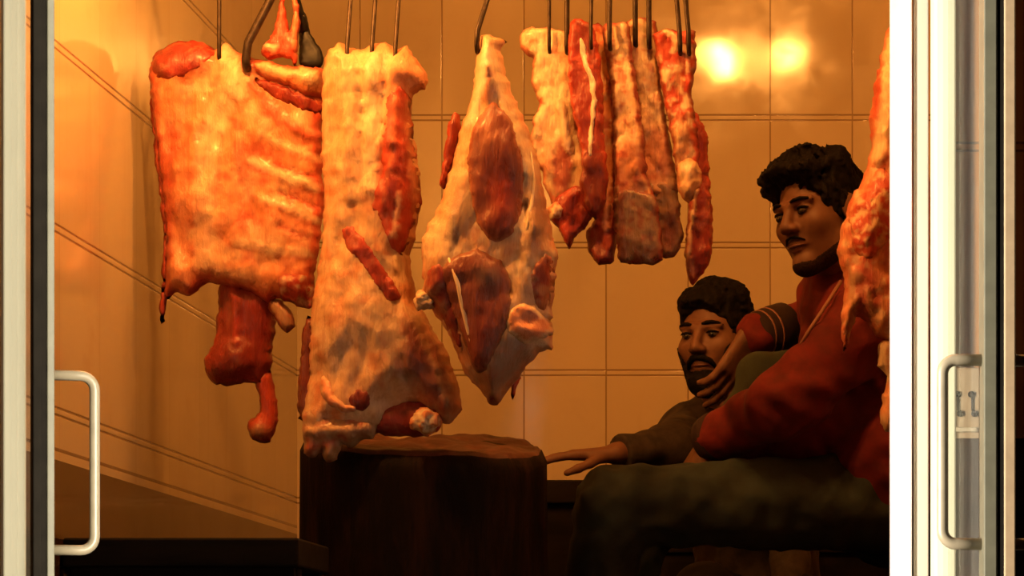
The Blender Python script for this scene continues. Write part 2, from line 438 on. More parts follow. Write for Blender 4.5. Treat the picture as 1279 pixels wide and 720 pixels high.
def stump():
    r = empty('chopping_stump', (-0.822, 6.21, ZF), 'dark bloodstained tree stump used as chopping block below the hanging meat', 'chopping block')
    m, nt, bs, N, L = new_mat('bloody_bark')
    v = obj_vec(nt, (1, 1, 0.18)); f = noise_tex(nt, 22, 7, 0.7, v, 0.4); g = noise_tex(nt, 5, 4, 0.6, obj_vec(nt))
    c = mix_col(nt, ramp(nt, f, 0.4, 0.7), (0.005, 0.0022, 0.0014), (0.022, 0.008, 0.004))
    c = mix_col(nt, math_node(nt, 'MULTIPLY', ramp(nt, g, 0.5, 0.7), 0.5), c, (0.020, 0.004, 0.003))
    L.new(c, bs.inputs['Base Color']); bs.inputs['Roughness'].default_value = 0.7
    bs.inputs['Specular IOR Level'].default_value = 0.12
    bump(nt, bs, f, 0.8, 0.01)
    m2, nt, bs, N, L = new_mat('bloody_cut_wood')
    f = noise_tex(nt, 30, 6, 0.7, obj_vec(nt)); g = noise_tex(nt, 9, 4, 0.6, obj_vec(nt))
    c = mix_col(nt, ramp(nt, f, 0.4, 0.7), (0.05, 0.010, 0.006), (0.13, 0.032, 0.016))
    c = mix_col(nt, math_node(nt, 'MULTIPLY', ramp(nt, g, 0.5, 0.7), 0.6), c, (0.05, 0.010, 0.007))
    L.new(c, bs.inputs['Base Color']); bs.inputs['Roughness'].default_value = 0.5
    bump(nt, bs, f, 0.7, 0.006)
    cx, cy, R = -0.822, 6.21, 0.236
    n = 96
    def rad(a, z):
        q = Vector((math.cos(a) * 2.2, math.sin(a) * 2.2, z * 1.4))
        q2 = Vector((math.cos(a) * 7, math.sin(a) * 7, z * 1.2))
        return R * (1 + 0.025 * mnoise.noise(q) + 0.022 * mnoise.noise(q2)) + 0.02 * max(0, 0.15 - (z - ZF)) 
    def top(x, y):
        t = 0.500 + 0.150 * (y - cy) - 0.018 * mnoise.noise(Vector((x * 6, y * 6, 2))) 
        t += 0.008 * mnoise.noise(Vector((x * 22, y * 22, 5)))
        t += -0.010 * (x - cx) / R
        return t
    V, Fc = [], []
    nz = 26
    for j in range(nz + 1):
        for k in range(n):
            a = 2 * math.pi * k / n
            zz = ZF + (0.5 - ZF) * j / nz
            rr = rad(a, zz) - (0.010 if j == nz else 0)
            x, y = cx + rr * math.cos(a), cy + rr * math.sin(a)
            tz = top(x, y) - (0.0 if j == nz else 0.0)
            z = ZF + (tz - 0.002 - ZF) * (j / nz) ** 0.98
            V.append((x, y, z))
    for j in range(nz):
        for k in range(n):
            k2 = (k + 1) % n
            Fc.append((j * n + k, j * n + k2, (j + 1) * n + k2, (j + 1) * n + k))
    Fc.append(tuple(reversed(range(n))))
    Fc.append(tuple(nz * n + k for k in range(n)))
    mesh_from('bark', V, Fc, m, r)
    V, Fc = [], []
    rings = 22
    for j in range(rings + 1):
        for k in range(n):
            a = 2 * math.pi * k / n
            rr = (rad(a, 0.5) - 0.009) * (j / rings) ** 0.9
            x, y = cx + rr * math.cos(a), cy + rr * math.sin(a)
            V.append((x, y, top(x, y) + (0.006 if j < rings else -0.006)))
    for j in range(rings):
        for k in range(n):
            k2 = (k + 1) % n
            Fc.append((j * n + k, (j + 1) * n + k, (j + 1) * n + k2, j * n + k2))
    mesh_from('cutting_surface', V, Fc, m2, r)
stump()

# ------------------------------------------------------------------ meat
C = dict(fat=(0.74, 0.47, 0.26), pale=(0.84, 0.66, 0.42), pink=(0.72, 0.29, 0.15), red=(0.52, 0.060, 0.030),
         dark=(0.16, 0.016, 0.012), deep=(0.27, 0.026, 0.018), purple=(0.20, 0.048, 0.036), silver=(0.30, 0.20, 0.145), bone=(0.86, 0.70, 0.46),
         orange=(0.74, 0.27, 0.11), white=(0.90, 0.80, 0.64), black=(0.03, 0.008, 0.006), tan=(0.40, 0.22, 0.12))

def seg_dist(P, a, b):
    a, b = np.array(a, float), np.array(b, float); d = b - a
    t = np.clip(((P - a) @ d) / max(d @ d, 1e-9), 0, 1)
    return np.linalg.norm(P - (a + t[:, None] * d), axis=1)

def poly_dist(P, pts):
    return np.min([seg_dist(P, pts[i], pts[i + 1]) for i in range(len(pts) - 1)], axis=0)

def sstep(x): x = np.clip(x, 0, 1); return x * x * (3 - 2 * x)

def inside_poly(P, B):
    x, y = P[:, 0], P[:, 1]; c = np.zeros(len(P), bool); n = len(B)
    for i in range(n):
        x1, y1 = B[i]; x2, y2 = B[(i + 1) % n]
        if y1 == y2: continue
        c ^= ((y1 > y) != (y2 > y)) & (x < (x2 - x1) * (y - y1) / (y2 - y1) + x1)
    return c

SURF = {}
def on_surf(key, x, y, off):
    ys = []
    for k_ in [k_ for k_ in SURF if k_.split('/')[0] == key]:      # the frontmost of a cut and what lies on it
        PQ, PYf = SURF[k_]; d2 = np.sum((PQ - np.array([x, y])) ** 2, axis=1); i = np.argmin(d2)
        if d2[i] < 25: ys.append(PYf[i])
    return A(x, y, min(ys) - off)

def slab(name, outline, Y, thick, base, strokes=(), mat='meat', parent=None, R=None, step=4.2, rough=1.0, nz=0.006, seed=0, back=0.6, lean=0.0, ragged=1.0, on=None):
    """one cut of meat: an outline with real thickness, rounded rim, bulges and colour patches of fat and lean"""
    rs = np.random.RandomState(seed + 11)
    s = Y / F
    B = catmull(outline, step)
    nb = len(B)
    j = np.array([[mnoise.noise(Vector((b[0] * 0.09, b[1] * 0.09, seed))), mnoise.noise(Vector((b[0] * 0.09, b[1] * 0.09, seed + 50)))] for b in B])
    j2 = np.array([[mnoise.noise(Vector((b[0] * 0.3, b[1] * 0.3, seed))), mnoise.noise(Vector((b[0] * 0.3, b[1] * 0.3, seed + 50)))] for b in B])
    B = B + (j * 3.0 + j2 * 1.6) * ragged
    mn, mx = B.min(0), B.max(0)
    gx, gy = np.meshgrid(np.arange(mn[0], mx[0], step), np.arange(mn[1], mx[1], step))
    P = np.stack([gx.ravel(), gy.ravel()], 1) + rs.uniform(-0.25, 0.25, (gx.size, 2)) * step
    P = P[inside_poly(P, B)]
    Bc = np.vstack([B, B[:1]])
    dP = poly_dist(P, Bc)
    P = P[dP > step * 0.55]
    allp = np.vstack([B, P])
    vs, es, fs, *_ = delaunay_2d_cdt([Vector(p) for p in allp], [(i, (i + 1) % nb) for i in range(nb)], [list(range(nb))], 1, 1e-4)
    Q = np.array([[v[0], v[1]] for v in vs])
    d = poly_dist(Q, Bc)
    # rim = vertices on the outline
    rim = d < 1e-3
    if R is None: R = max(8.0, np.percentile(d, 97))
    prof = np.sqrt(np.clip(1 - (1 - np.clip(d / R, 0, 1)) ** 2, 0, 1))
    hgt = thick * prof
    edge = sstep(d / (R * 0.35))
    col = np.tile(np.array(C[base]), (len(Q), 1))
    wob = np.array([[mnoise.noise(Vector((q[0] * 0.07, q[1] * 0.07, 3 + seed))), mnoise.noise(Vector((q[0] * 0.07, q[1] * 0.07, 9 + seed)))] for q in Q]) * 5.0 * rough
    wob += np.array([[mnoise.noise(Vector((q[0] * 0.2, q[1] * 0.2, 3 + seed))), mnoise.noise(Vector((q[0] * 0.2, q[1] * 0.2, 9 + seed)))] for q in Q]) * 3.0 * rough
    for st in strokes:
        if st[0] == 'e':
            _, cx, cy, rx, ry, ang, h, cn, k, soft = st
            a = math.radians(ang); dx, dy = (Q + wob)[:, 0] - cx, (Q + wob)[:, 1] - cy
            u = (dx * math.cos(a) + dy * math.sin(a)) / rx; v = (-dx * math.sin(a) + dy * math.cos(a)) / ry
            r = np.sqrt(u * u + v * v)
            hgt += h * np.clip(1 - r * r, 0, 1) ** 0.7 * edge
            w = sstep((1 - r) / soft) * k
        elif st[0] == 'l':
            _, pts, wpx, h, cn, k = st
            dd = poly_dist(Q + wob * 0.6, pts)
            hgt += h * np.sqrt(np.clip(1 - (dd / wpx) ** 2, 0, 1)) * edge
            w = sstep((wpx - dd) / (wpx * 0.5)) * k
        elif st[0] == 'rim':
            _, wpx, cn, k = st
            dd = poly_dist(Q + wob * 0.8, Bc)
            w = sstep((wpx - dd) / (wpx * 0.6)) * k
        elif st[0] == 'n':
            _, sc_, lo, cn, k = st
            f = np.array([mnoise.fractal(Vector((q[0] / sc_, q[1] / sc_, seed * 3.1 + 7)), 1.0, 2.0, 4) for q in Q])
            w = sstep((f - lo) / 0.30) * k
        if cn: col = col * (1 - w[:, None]) + np.array(C[cn]) * w[:, None]
    fb = np.array([mnoise.fractal(Vector((q[0] * 0.03, q[1] * 0.018, seed + 1.7)), 1.0, 2.1, 5) for q in Q])
    hgt += nz * fb * edge
    hgt = np.maximum(hgt, 0.0015)
    bend = lean * (Q[:, 1] - mn[1]) * s
    fb2 = np.array([mnoise.noise(Vector((q[0] * 0.16, q[1] * 0.09, seed + 4.1))) for q in Q])
    hgt += 0.0011 * fb2 * edge
    X = (Q[:, 0] - PX) * s; Z = (PY - Q[:, 1]) * s
    n = len(Q)
    if on is not None:                     # lies on another cut's surface: follow it, rim slightly sunk in
        PQ, PYf = SURF[on]
        base_y = np.zeros(n)
        for i in range(n):
            dd = np.sum((PQ - Q[i]) ** 2, axis=1); k_ = np.argpartition(dd, 5)[:5]
            wt = 1 / (dd[k_] + 2.0); base_y[i] = (PYf[k_] * wt).sum() / wt.sum()
        sink = 0.0006
    if on is not None:
        yf = base_y + sink - hgt; yb = base_y + sink + 0.010 * prof + 0.0005; yr = base_y + sink
    else:
        yf = Y - hgt + bend; yb = Y + back * (thick * prof + 0.4 * nz * fb * edge) + bend + 0.001; yr = Y + bend
    SURF[name if on is None else on.split('/')[0] + '/' + name] = (Q.copy(), np.where(rim, yr, yf))
    Vf = np.stack([X, yf, Z], 1)
    Vb = np.stack([X, yb, Z], 1)
    # front and back share the rim
    idx_b = np.arange(n) + n
    rimi = np.where(rim)[0]
    remap = idx_b.copy(); remap[rimi] = rimi
    Vf[rimi, 1] = yr[rimi]
    keep = np.where(~rim)[0]
    newi = {}
    V = list(Vf)
    cols = [tuple(c) + (1.0,) for c in col]
    for i in keep:
        newi[i] = len(V); V.append(Vb[i]); cols.append(tuple(col[i] * 0.0 + np.array(C[base]) * 0.5 + col[i] * 0.5) + (1.0,))
    for i in rimi: newi[i] = i
    faces = []
    for f in fs:
        a, b, c = f[0], f[1], f[2]
        faces.append((a, b, c) if True else f)
        faces.append((newi[c], newi[b], newi[a]))
    o = mesh_from(name, V, faces, M[mat], parent, True, cols)
    bm = bmesh.new(); bm.from_mesh(o.data); bmesh.ops.recalc_face_normals(bm, faces=bm.faces); bm.to_mesh(o.data); bm.free()
    return o

def lump(name, c, r, base, parent, mat='meat', seed=0, amp=0.18, second=None, rot=0.0):
    """a rounded irregular lump (knuckle of bone, ball of fat)"""
    bm = bmesh.new(); bmesh.ops.create_icosphere(bm, subdivisions=4, radius=1.0)
    V = []; cols = []
    for v in bm.verts:
        f = mnoise.fractal(v.co * 1.6 + Vector((seed, 0, 0)), 1.0, 2.0, 4)
        k = 1 + amp * f
        p = Vector((v.co.x * r[0], v.co.y * r[1], v.co.z * r[2])) * k
        p = Matrix.Rotation(rot, 3, 'Y') @ p
        V.append(Vector(c) + p)
        cc = np.array(C[base])
        if second:
            w = float(sstep(np.array([(f + 0.1) / 0.4]))[0]); cc = cc * (1 - w) + np.array(C[second]) * w
        cols.append(tuple(cc) + (1.0,))
    Fc = [tuple(x.index for x in f.verts) for f in bm.faces]
    bm.free()
    return mesh_from(name, V, Fc, M[mat], parent, True, cols)

RAILZ, RAILY = 1.60, 6.15
rail = empty('hanging_rail', (-0.5, RAILY, RAILZ), 'long dark iron rail the meat hooks hang from', 'rail')
tube('rail_rod', [(-1.37, RAILY, RAILZ), (1.25, RAILY, RAILZ)], 0.012, M['iron'], rail, 14)
for x in (-1.1, 0.9):
    tube('bracket', [(x, RAILY, RAILZ + 0.01), (x, RAILY, ZC)], 0.007, M['iron'], rail, 10)

def hook(px, py, Y, label, rad=0.0042, top_px=None, tip=16, mat='iron', kind='meat_hook'):
    """rod with an eye over the rail; the foot passes in front of the meat and bends back through it"""
    tp = A(px if top_px is None else top_px, 0, Y); b = A(px, py, Y)
    d = (tp - b); k = (RAILZ + 0.012 - b.z) / d.z
    topx = b.x + d.x * k
    r = empty(kind, (topx, RAILY, RAILZ), label, 'hook', 'iron hooks holding up the meat')
    pts = []
    R_ = 0.0140 + rad
    for a in range(-60, 181, 20):
        t = math.radians(a)
        pts.append((topx, RAILY + R_ * math.cos(t) , RAILZ + R_ * math.sin(t)))
    pts = pts[::1]
    low = A(px + (0 if top_px is None else (px - top_px) * tip / max(py, 1) * 0.3), py + tip, Y)
    pts.append((topx + (b.x - topx) * 0.12, RAILY - R_ + (Y - 0.034 - RAILY + R_) * 0.12, RAILZ + (b.z - RAILZ) * 0.12))
    pts.append((topx + (b.x - topx) * 0.6, RAILY - R_ + (Y - 0.034 - RAILY + R_) * 0.6, RAILZ + (b.z - RAILZ) * 0.6))
    pts.append((b.x, Y - 0.034, b.z))
    zr = 0.014
    for a in range(0, 181, 22):
        t = math.radians(a)
        pts.append((low.x, Y - 0.034 + 0.017 * (1 - math.cos(t)), low.z - zr * math.sin(t)))
    pts.append((low.x, Y + 0.002, low.z + 0.02))
    rr = [rad] * (len(pts) - 3) + [rad * 0.8, rad * 0.6, rad * 0.15]
    tube('rod', pts, rr, M[mat], r, 10)
    return r

G_CUT = 'cuts of meat hanging from the rail'
# --- 1: broad rib slab at the left, with the dangling foreleg below it
Y1 = 6.16
r1 = empty('rib_slab', A(295, 372, Y1), 'broad square slab of fatty ribs hanging at far left with a dangling shank', 'meat', G_CUT)
slab('rib_sheet', [(186, 88), (198, 66), (222, 52), (250, 55), (268, 62), (283, 54), (300, 66), (325, 74), (350, 84), (380, 96), (404, 112), (402, 160), (403, 210), (405, 262), (400, 300), (392, 345), (388, 374), (372, 382), (352, 372), (334, 378), (310, 364), (285, 357), (258, 354), (238, 371), (222, 365), (207, 373), (206, 330), (208, 280), (200, 215), (192, 150)],
     Y1, 0.032, 'orange', [
        ('n', 42, 0.06, 'fat', 0.7), ('n', 30, 0.10, 'red', 0.6), ('n', 13, 0.14, 'pink', 0.5),
        ('rim', 14, 'red', 0.85),
        ('e', 232, 78, 42, 26, -6, 0.010, 'deep', 0.9, 0.5),
        ('e', 300, 110, 22, 44, 12, 0.006, 'fat', 0.8, 0.7),
        ('e', 250, 230, 36, 60, 10, 0.008, 'orange', 0.5, 0.9),
        ('e', 215, 215, 14, 80, 0, 0.0, 'red', 0.6, 0.8),
        ('l', [(310, 78), (345, 100), (385, 122)], 11, 0.010, 'deep', 0.9),
        ('l', [(318, 108), (350, 150), (392, 175)], 7, 0.006, 'red', 0.6),
        ('l', [(330, 172), (362, 190), (398, 200)], 6, 0.005, 'fat', 0.6),
        ('l', [(318, 205), (352, 222), (396, 236)], 7, 0.005, 'pale', 0.6),
        ('l', [(330, 252), (362, 262), (396, 276)], 6, 0.004, 'pale', 0.6),
        ('l', [(300, 305), (345, 316), (388, 318)], 7, 0.004, 'pale', 0.5),
        ('l', [(345, 206), (372, 220), (396, 224)], 3.5, -0.005, 'red', 0.7),
        ('l', [(352, 244), (375, 252), (396, 262)], 3.5, -0.005, 'red', 0.6),
        ('l', [(352, 284), (378, 296), (394, 300)], 3.5, -0.004, 'red', 0.6),
        ('l', [(288, 110), (262, 200), (258, 330)], 16, 0.004, 'pale', 0.5),
        ('l', [(240, 110), (232, 220), (230, 330)], 9, -0.003, 'pink', 0.5),
        ('l', [(284, 60), (300, 120)], 14, 0.006, 'pale', 0.7),
        ('e', 240, 260, 30, 26, 0, 0.004, 'pink', 0.7, 0.9), ('e', 330, 300, 40, 30, 0, 0.005, 'pale', 0.4, 0.9),
        ('e', 300, 345, 40, 16, 0, 0.004, 'fat', 0.6, 0.9), ('e', 225, 190, 18, 22, 0, 0.0, 'red', 0.6, 0.9),
        ('e', 372, 356, 22, 20, 0, 0.006, 'red', 0.8, 0.7),
        ('e', 225, 345, 16, 30, 0, 0.008, 'pink', 0.7, 0.7),
     ], 'meat', r1, R=34, nz=0.012, seed=1)
slab('rolled_edge', [(196, 66), (222, 51), (252, 52), (272, 66), (262, 84), (240, 98), (215, 104), (198, 100), (190, 84)], Y1, 0.004, 'deep', [('n', 16, 0.0, 'dark', 0.7), ('n', 10, 0.2, 'red', 0.6), ('rim', 4, 'red', 0.6)], 'meat', r1, seed=2, on='rib_sheet')
slab('side_flap', [(186, 92), (194, 100), (199, 150), (206, 215), (214, 280), (212, 330), (208, 372), (206, 402), (199, 400), (201, 360), (204, 300), (198, 230), (190, 160)], Y1 + 0.012, 0.010, 'red', [('rim', 4, 'deep', 0.7)], 'meat', r1, seed=3)
slab('foreleg_muscle', [(274, 350), (300, 350), (340, 360), (346, 385), (342, 425), (338, 462), (326, 482), (310, 478), (296, 482), (272, 482), (258, 470), (256, 450), (268, 425), (272, 390)], Y1 + 0.03, 0.032, 'deep', [('e', 292, 450, 30, 28, 0, 0.012, 'deep', 0.8, 0.5), ('rim', 7, 'red', 0.6), ('l', [(296, 360), (300, 430)], 5, 0.006, 'red', 0.6), ('n', 25, 0.12, 'dark', 0.5)], 'muscle', r1, seed=4)
slab('shank', [(318, 470), (338, 462), (342, 480), (347, 505), (346, 530), (338, 552), (326, 553), (312, 545), (308, 532), (318, 522), (325, 512), (322, 492)], Y1 + 0.035, 0.018, 'red', [('e', 324, 540, 18, 13, 10, 0.010, 'tan', 0.8, 0.6), ('rim', 5, 'deep', 0.5)], 'muscle', r1, seed=5)
slab('hanging_scrap', [(334, 372), (352, 376), (366, 392), (368, 408), (360, 416), (350, 408), (338, 392)], Y1 + 0.005, 0.012, 'tan', [('rim', 4, 'red', 0.6)], 'meat', r1, seed=6)
slab('torn_edge', [(352, 350), (372, 344), (392, 350), (394, 372), (384, 386), (368, 382), (352, 374)], Y1, 0.007, 'red', [('n', 10, 0.05, 'pale', 0.8), ('rim', 4, 'deep', 0.6)], 'meat_fine', r1, seed=7, on='rib_sheet')
# leg bone poking out at its upper right
slab('lean_under_bone', [(322, 100), (348, 108), (380, 122), (404, 130), (404, 145), (380, 140), (350, 128), (326, 112)], Y1, 0.006, 'deep', [('n', 16, 0.1, 'red', 0.7)], 'meat_fine', r1, seed=8, on='rib_sheet')
slab('leg_bone', [(318, 82), (336, 80), (360, 84), (385, 88), (406, 90), (407, 120), (392, 126), (378, 118), (356, 110), (338, 104), (322, 95)], Y1, 0.017, 'orange', [('l', [(326, 88), (350, 94), (404, 102)], 9, 0.004, 'fat', 0.9), ('e', 394, 106, 14, 12, 0, 0.004, 'pale', 0.7, 0.9), ('rim', 5, 'red', 0.8)], 'meat', r1, seed=63, step=3.2, on='rib_sheet/lean_under_bone')

# --- red scraps on the angled hooks above it
rsx = empty('meat_scrap', A(352, 70, 6.17), 'small red scrap of meat strung between the angled hook and the black cleaver hook', 'meat', G_CUT)
slab('scrap', [(340, 40), (346, 20), (350, -12), (356, -12), (357, 20), (362, 38), (366, 10), (364, -12), (371, -12), (374, 30), (373, 62), (369, 82), (362, 74), (350, 72), (336, 76), (326, 66), (332, 52)], 6.14, 0.012, 'red', [('e', 338, 62, 11, 8, 10, 0.008, 'pale', 0.9, 0.5), ('l', [(367, -5), (370, 70)], 4, 0.004, 'pink', 0.7)], 'meat_fine', rsx, seed=9, step=3.2)

# --- 2: long loin and flank, reaches the stump
Y2 = 6.00
r2 = empty('side_of_meat', A(470, 556, Y2), 'longest pale side of meat hanging second from left down to the stump', 'meat', G_CUT)
slab('flank', [(408, 66), (424, 54), (438, 60), (452, 62), (466, 54), (482, 53), (496, 62), (508, 58), (522, 76), (535, 96), (531, 112), (516, 118), (514, 150), (522, 200), (526, 250), (519, 290), (512, 320), (518, 365), (538, 408), (560, 445), (574, 490), (577, 512), (560, 530), (540, 520), (520, 506), (500, 516), (486, 538), (466, 545), (440, 548), (420, 552), (396, 560), (382, 552), (378, 520), (386, 470), (386, 430), (389, 390), (396, 345), (402, 300), (405, 250), (402, 190), (402, 120), (404, 86)],
     Y2, 0.050, 'fat', [
        ('n', 50, 0.05, 'pale', 0.45), ('n', 26, 0.12, 'orange', 0.7), ('l', [(408, 66), (424, 56), (440, 62), (466, 56), (508, 62), (530, 96)], 12, 0.0, 'pink', 0.8),
        ('e', 425, 110, 14, 70, 0, 0.008, 'orange', 0.6, 0.9),
        ('l', [(440, 80), (445, 250)], 12, 0.008, 'fat', 0.5),
        ('l', [(470, 80), (468, 240)], 12, 0.010, 'pale', 0.5),
        ('l', [(506, 80), (500, 120), (492, 180)], 14, 0.010, 'orange', 0.6),
        ('e', 492, 200, 18, 75, 6, 0.012, 'red', 0.85, 0.55),
        ('e', 470, 262, 24, 26, 0, 0.008, 'pink', 0.6, 0.8),
        ('e', 500, 275, 22, 50, -6, 0.006, 'red', 0.6, 0.6),
        ('l', [(500, 230), (506, 300), (496, 340)], 4, 0.005, 'pale', 0.6),
        ('e', 440, 420, 46, 110, 4, 0.010, 'fat', 0.5, 0.9),
        ('e', 432, 440, 26, 50, 0, 0.0, 'pale', 0.4, 0.9),
        ('e', 500, 440, 34, 70, -22, 0.010, 'silver', 0.9, 0.7),
        ('e', 520, 430, 12, 62, -22, 0.0, 'dark', 0.55, 0.9),
        ('e', 540, 462, 28, 80, -20, 0.006, 'purple', 0.95, 0.45), ('e', 515, 470, 14, 46, -20, 0.0, 'dark', 0.6, 0.9), ('e', 495, 395, 20, 26, 0, 0, 'silver', 0.6, 0.9),
        ('l', [(520, 400), (548, 460), (562, 510)], 5, 0.004, 'tan', 0.7),
        ('e', 478, 470, 20, 30, 20, 0.008, 'tan', 0.6, 0.8),
        ('e', 402, 500, 16, 30, 0, 0.006, 'pink', 0.7, 0.7),
        ('rim', 6, 'pink', 0.6),
     ], 'meat', r2, R=48, nz=0.012, seed=20)
slab('red_strip', [(430, 290), (445, 286), (458, 302), (472, 322), (488, 345), (502, 366), (503, 378), (490, 380), (478, 366), (462, 342), (446, 322), (434, 308)], Y2, 0.007, 'deep', [('rim', 5, 'red', 0.8), ('n', 14, 0.08, 'red', 0.6)], 'meat_fine', r2, seed=21, step=3.4, on='flank')
slab('lean_panel', [(486, 130), (504, 112), (514, 126), (516, 170), (524, 220), (526, 255), (516, 290), (506, 320), (492, 312), (480, 280), (470, 262), (482, 220), (484, 170)], Y2, 0.006, 'red', [('l', [(512, 130), (516, 200), (522, 270)], 5, 0.004, 'pink', 0.8), ('l', [(486, 260), (496, 200), (500, 130)], 4, 0.002, 'orange', 0.5), ('n', 20, 0.12, 'deep', 0.6), ('l', [(496, 300), (504, 250)], 4, 0.004, 'pale', 0.6)], 'meat_fine', r2, seed=22, on='flank')
slab('dark_side_skin', [(384, 395), (394, 400), (396, 440), (398, 480), (394, 520), (384, 528), (374, 522), (372, 490), (376, 440), (378, 410)], Y2 + 0.012, 0.018, 'purple', [('n', 18, 0.05, 'dark', 0.7)], 'muscle', r2, seed=23)
slab('ragged_end', [(378, 520), (396, 508), (420, 520), (448, 522), (468, 530), (470, 545), (452, 552), (438, 560), (428, 556), (420, 574), (410, 580), (402, 566), (390, 572), (380, 566)], Y2 - 0.026, 0.024, 'tan', [('n', 18, 0.02, 'red', 0.6), ('l', [(384, 540), (440, 540)], 7, 0.008, 'fat', 0.7), ('rim', 5, 'pale', 0.4)], 'meat', r2, seed=24)
slab('dark_hollow', [(440, 500), (452, 490), (466, 494), (468, 508), (458, 516), (444, 516)], Y2, 0.004, 'dark', [('rim', 3, 'deep', 0.7)], 'meat_fine', r2, seed=25, step=3, on='flank')
slab('cut_lean', [(466, 514), (486, 506), (512, 500), (540, 505), (556, 520), (546, 540), (520, 546), (490, 546), (470, 540)], Y2 - 0.012, 0.026, 'deep', [('n', 16, 0.05, 'dark', 0.7), ('rim', 5, 'red', 0.6)], 'meat_fine', r2, seed=26)
lump('bone_knuckle', A(531, 527, Y2 - 0.045), (0.026, 0.024, 0.023), 'pale', r2, seed=4, amp=0.30, second='orange')
slab('folded_rim', [(404, 470), (416, 480), (424, 496), (436, 508), (452, 508), (448, 518), (430, 518), (414, 508), (404, 490)], Y2, 0.007, 'pink', [('rim', 3, 'pale', 0.6)], 'meat', r2, seed=27, step=3.2, on='flank')

# --- 3: whole leg on one hook
Y3 = 5.91
r3 = empty('hanging_haunch', A(618, 508, Y3), 'whole leg of meat with dark oval muscle tapering up to a single angled hook', 'meat', G_CUT)
slab('leg_body', [(600, 46), (612, 43), (632, 52), (626, 64), (631, 90), (645, 128), (660, 163), (672, 200), (680, 242), (690, 290), (696, 322), (692, 368), (688, 404), (691, 434), (675, 442), (660, 456), (648, 472), (633, 490), (622, 506), (612, 506), (602, 490), (584, 472), (574, 452), (562, 422), (548, 398), (528, 376), (518, 378), (528, 358), (526, 320), (532, 286), (546, 262), (556, 235), (566, 200), (574, 165), (583, 140), (591, 112), (593, 80), (597, 60)],
     Y3, 0.060, 'fat', [
        ('n', 40, 0.05, 'pale', 0.8), ('n', 22, 0.22, 'pink', 0.5),
        ('e', 612, 85, 18, 50, 0, 0.006, 'pale', 0.9, 0.8),
        ('l', [(612, 70), (606, 110), (588, 160)], 8, 0.006, 'white', 0.7),
        ('l', [(622, 90), (640, 150), (668, 210), (672, 290)], 10, 0.008, 'pale', 0.7),
        ('l', [(616, 95), (612, 130)], 4, 0.002, 'pink', 0.8),
        ('e', 580, 275, 20, 60, 8, 0.006, 'silver', 0.9, 0.6), ('e', 676, 270, 14, 70, -6, 0.004, 'purple', 0.7, 0.8), ('e', 585, 440, 20, 60, -25, 0, 'purple', 0.8, 0.8),
        ('e', 560, 300, 18, 34, 10, 0.008, 'pale', 0.6, 0.8),
        ('e', 580, 330, 34, 24, 0, 0.008, 'pale', 0.7, 0.7),
        ('e', 548, 345, 20, 30, 10, 0.006, 'tan', 0.7, 0.8),
        ('e', 672, 300, 16, 60, -6, 0.006, 'tan', 0.7, 0.7),
        ('e', 640, 455, 30, 48, 30, 0.010, 'silver', 0.95, 0.5), ('e', 612, 480, 22, 30, 0, 0, 'purple', 0.7, 0.9),
        ('e', 668, 408, 24, 22, 0, 0.010, 'pale', 0.8, 0.6),
        ('e', 618, 502, 9, 10, 0, 0.0, 'dark', 1.0, 0.4),
        ('rim', 5, 'pink', 0.6),
     ], 'meat', r3, R=48, nz=0.010, seed=30)
slab('upper_muscle', [(610, 142), (622, 134), (636, 146), (648, 172), (656, 205), (658, 242), (654, 276), (644, 300), (624, 308), (606, 296), (596, 265), (590, 232), (588, 198), (596, 164)], Y3, 0.014, 'purple', [('e', 632, 250, 26, 56, 0, 0.004, 'deep', 0.8, 0.8), ('e', 632, 288, 24, 24, 0, 0, 'dark', 0.6, 0.9), ('e', 614, 172, 20, 36, 0, 0, 'pink', 0.35, 0.9), ('rim', 3, 'pink', 0.5)], 'muscle', r3, R=26, nz=0.002, seed=31, rough=0.5, on='leg_body')
slab('lower_muscle', [(570, 328), (600, 318), (628, 330), (642, 352), (643, 380), (638, 410), (626, 440), (612, 466), (598, 470), (586, 440), (572, 402), (560, 370), (556, 345)], Y3, 0.014, 'purple', [('e', 604, 425, 22, 46, 10, 0.004, 'dark', 0.75, 0.8), ('e', 614, 350, 28, 20, 0, 0.004, 'silver', 0.5, 0.9), ('rim', 3, 'tan', 0.5)], 'muscle', r3, R=24, nz=0.002, seed=32, rough=0.5, on='leg_body')
slab('inner_lean', [(538, 342), (552, 334), (564, 346), (568, 375), (576, 405), (580, 436), (570, 436), (556, 408), (540, 385), (530, 366)], Y3, 0.007, 'deep', [('n', 18, 0.1, 'tan', 0.5), ('rim', 4, 'red', 0.5)], 'meat_fine', r3, seed=33, on='leg_body')
slab('side_strip', [(568, 140), (576, 148), (574, 172), (566, 205), (556, 235), (550, 232), (554, 190), (560, 158)], Y3 + 0.008, 0.016, 'deep', [('rim', 4, 'red', 0.7)], 'meat_fine', r3, seed=34, step=3.2)
slab('ham_strings', [(676, 330), (686, 320), (694, 335), (690, 372), (680, 392), (670, 380), (666, 350)], Y3, 0.007, 'deep', [('n', 14, 0.0, 'tan', 0.6), ('rim', 4, 'pink', 0.5)], 'muscle', r3, seed=35, on='leg_body')
slab('fat_pocket', [(642, 392), (660, 384), (676, 392), (690, 404), (690, 420), (676, 428), (658, 434), (642, 424), (636, 408)], Y3, 0.008, 'pink', [('e', 660, 404, 16, 10, 0, -0.008, 'orange', 0.8, 0.7), ('rim', 6, 'pale', 0.9)], 'meat', r3, seed=36, step=3.4, on='leg_body')
tp = [on_surf('leg_body', x, y, o_) for x, y, o_ in ((560, 322, -0.001), (566, 338, 0.001), (572, 356, 0.002), (578, 385, 0.002), (584, 410, 0.002), (589, 430, 0.002), (593, 446, -0.001))]
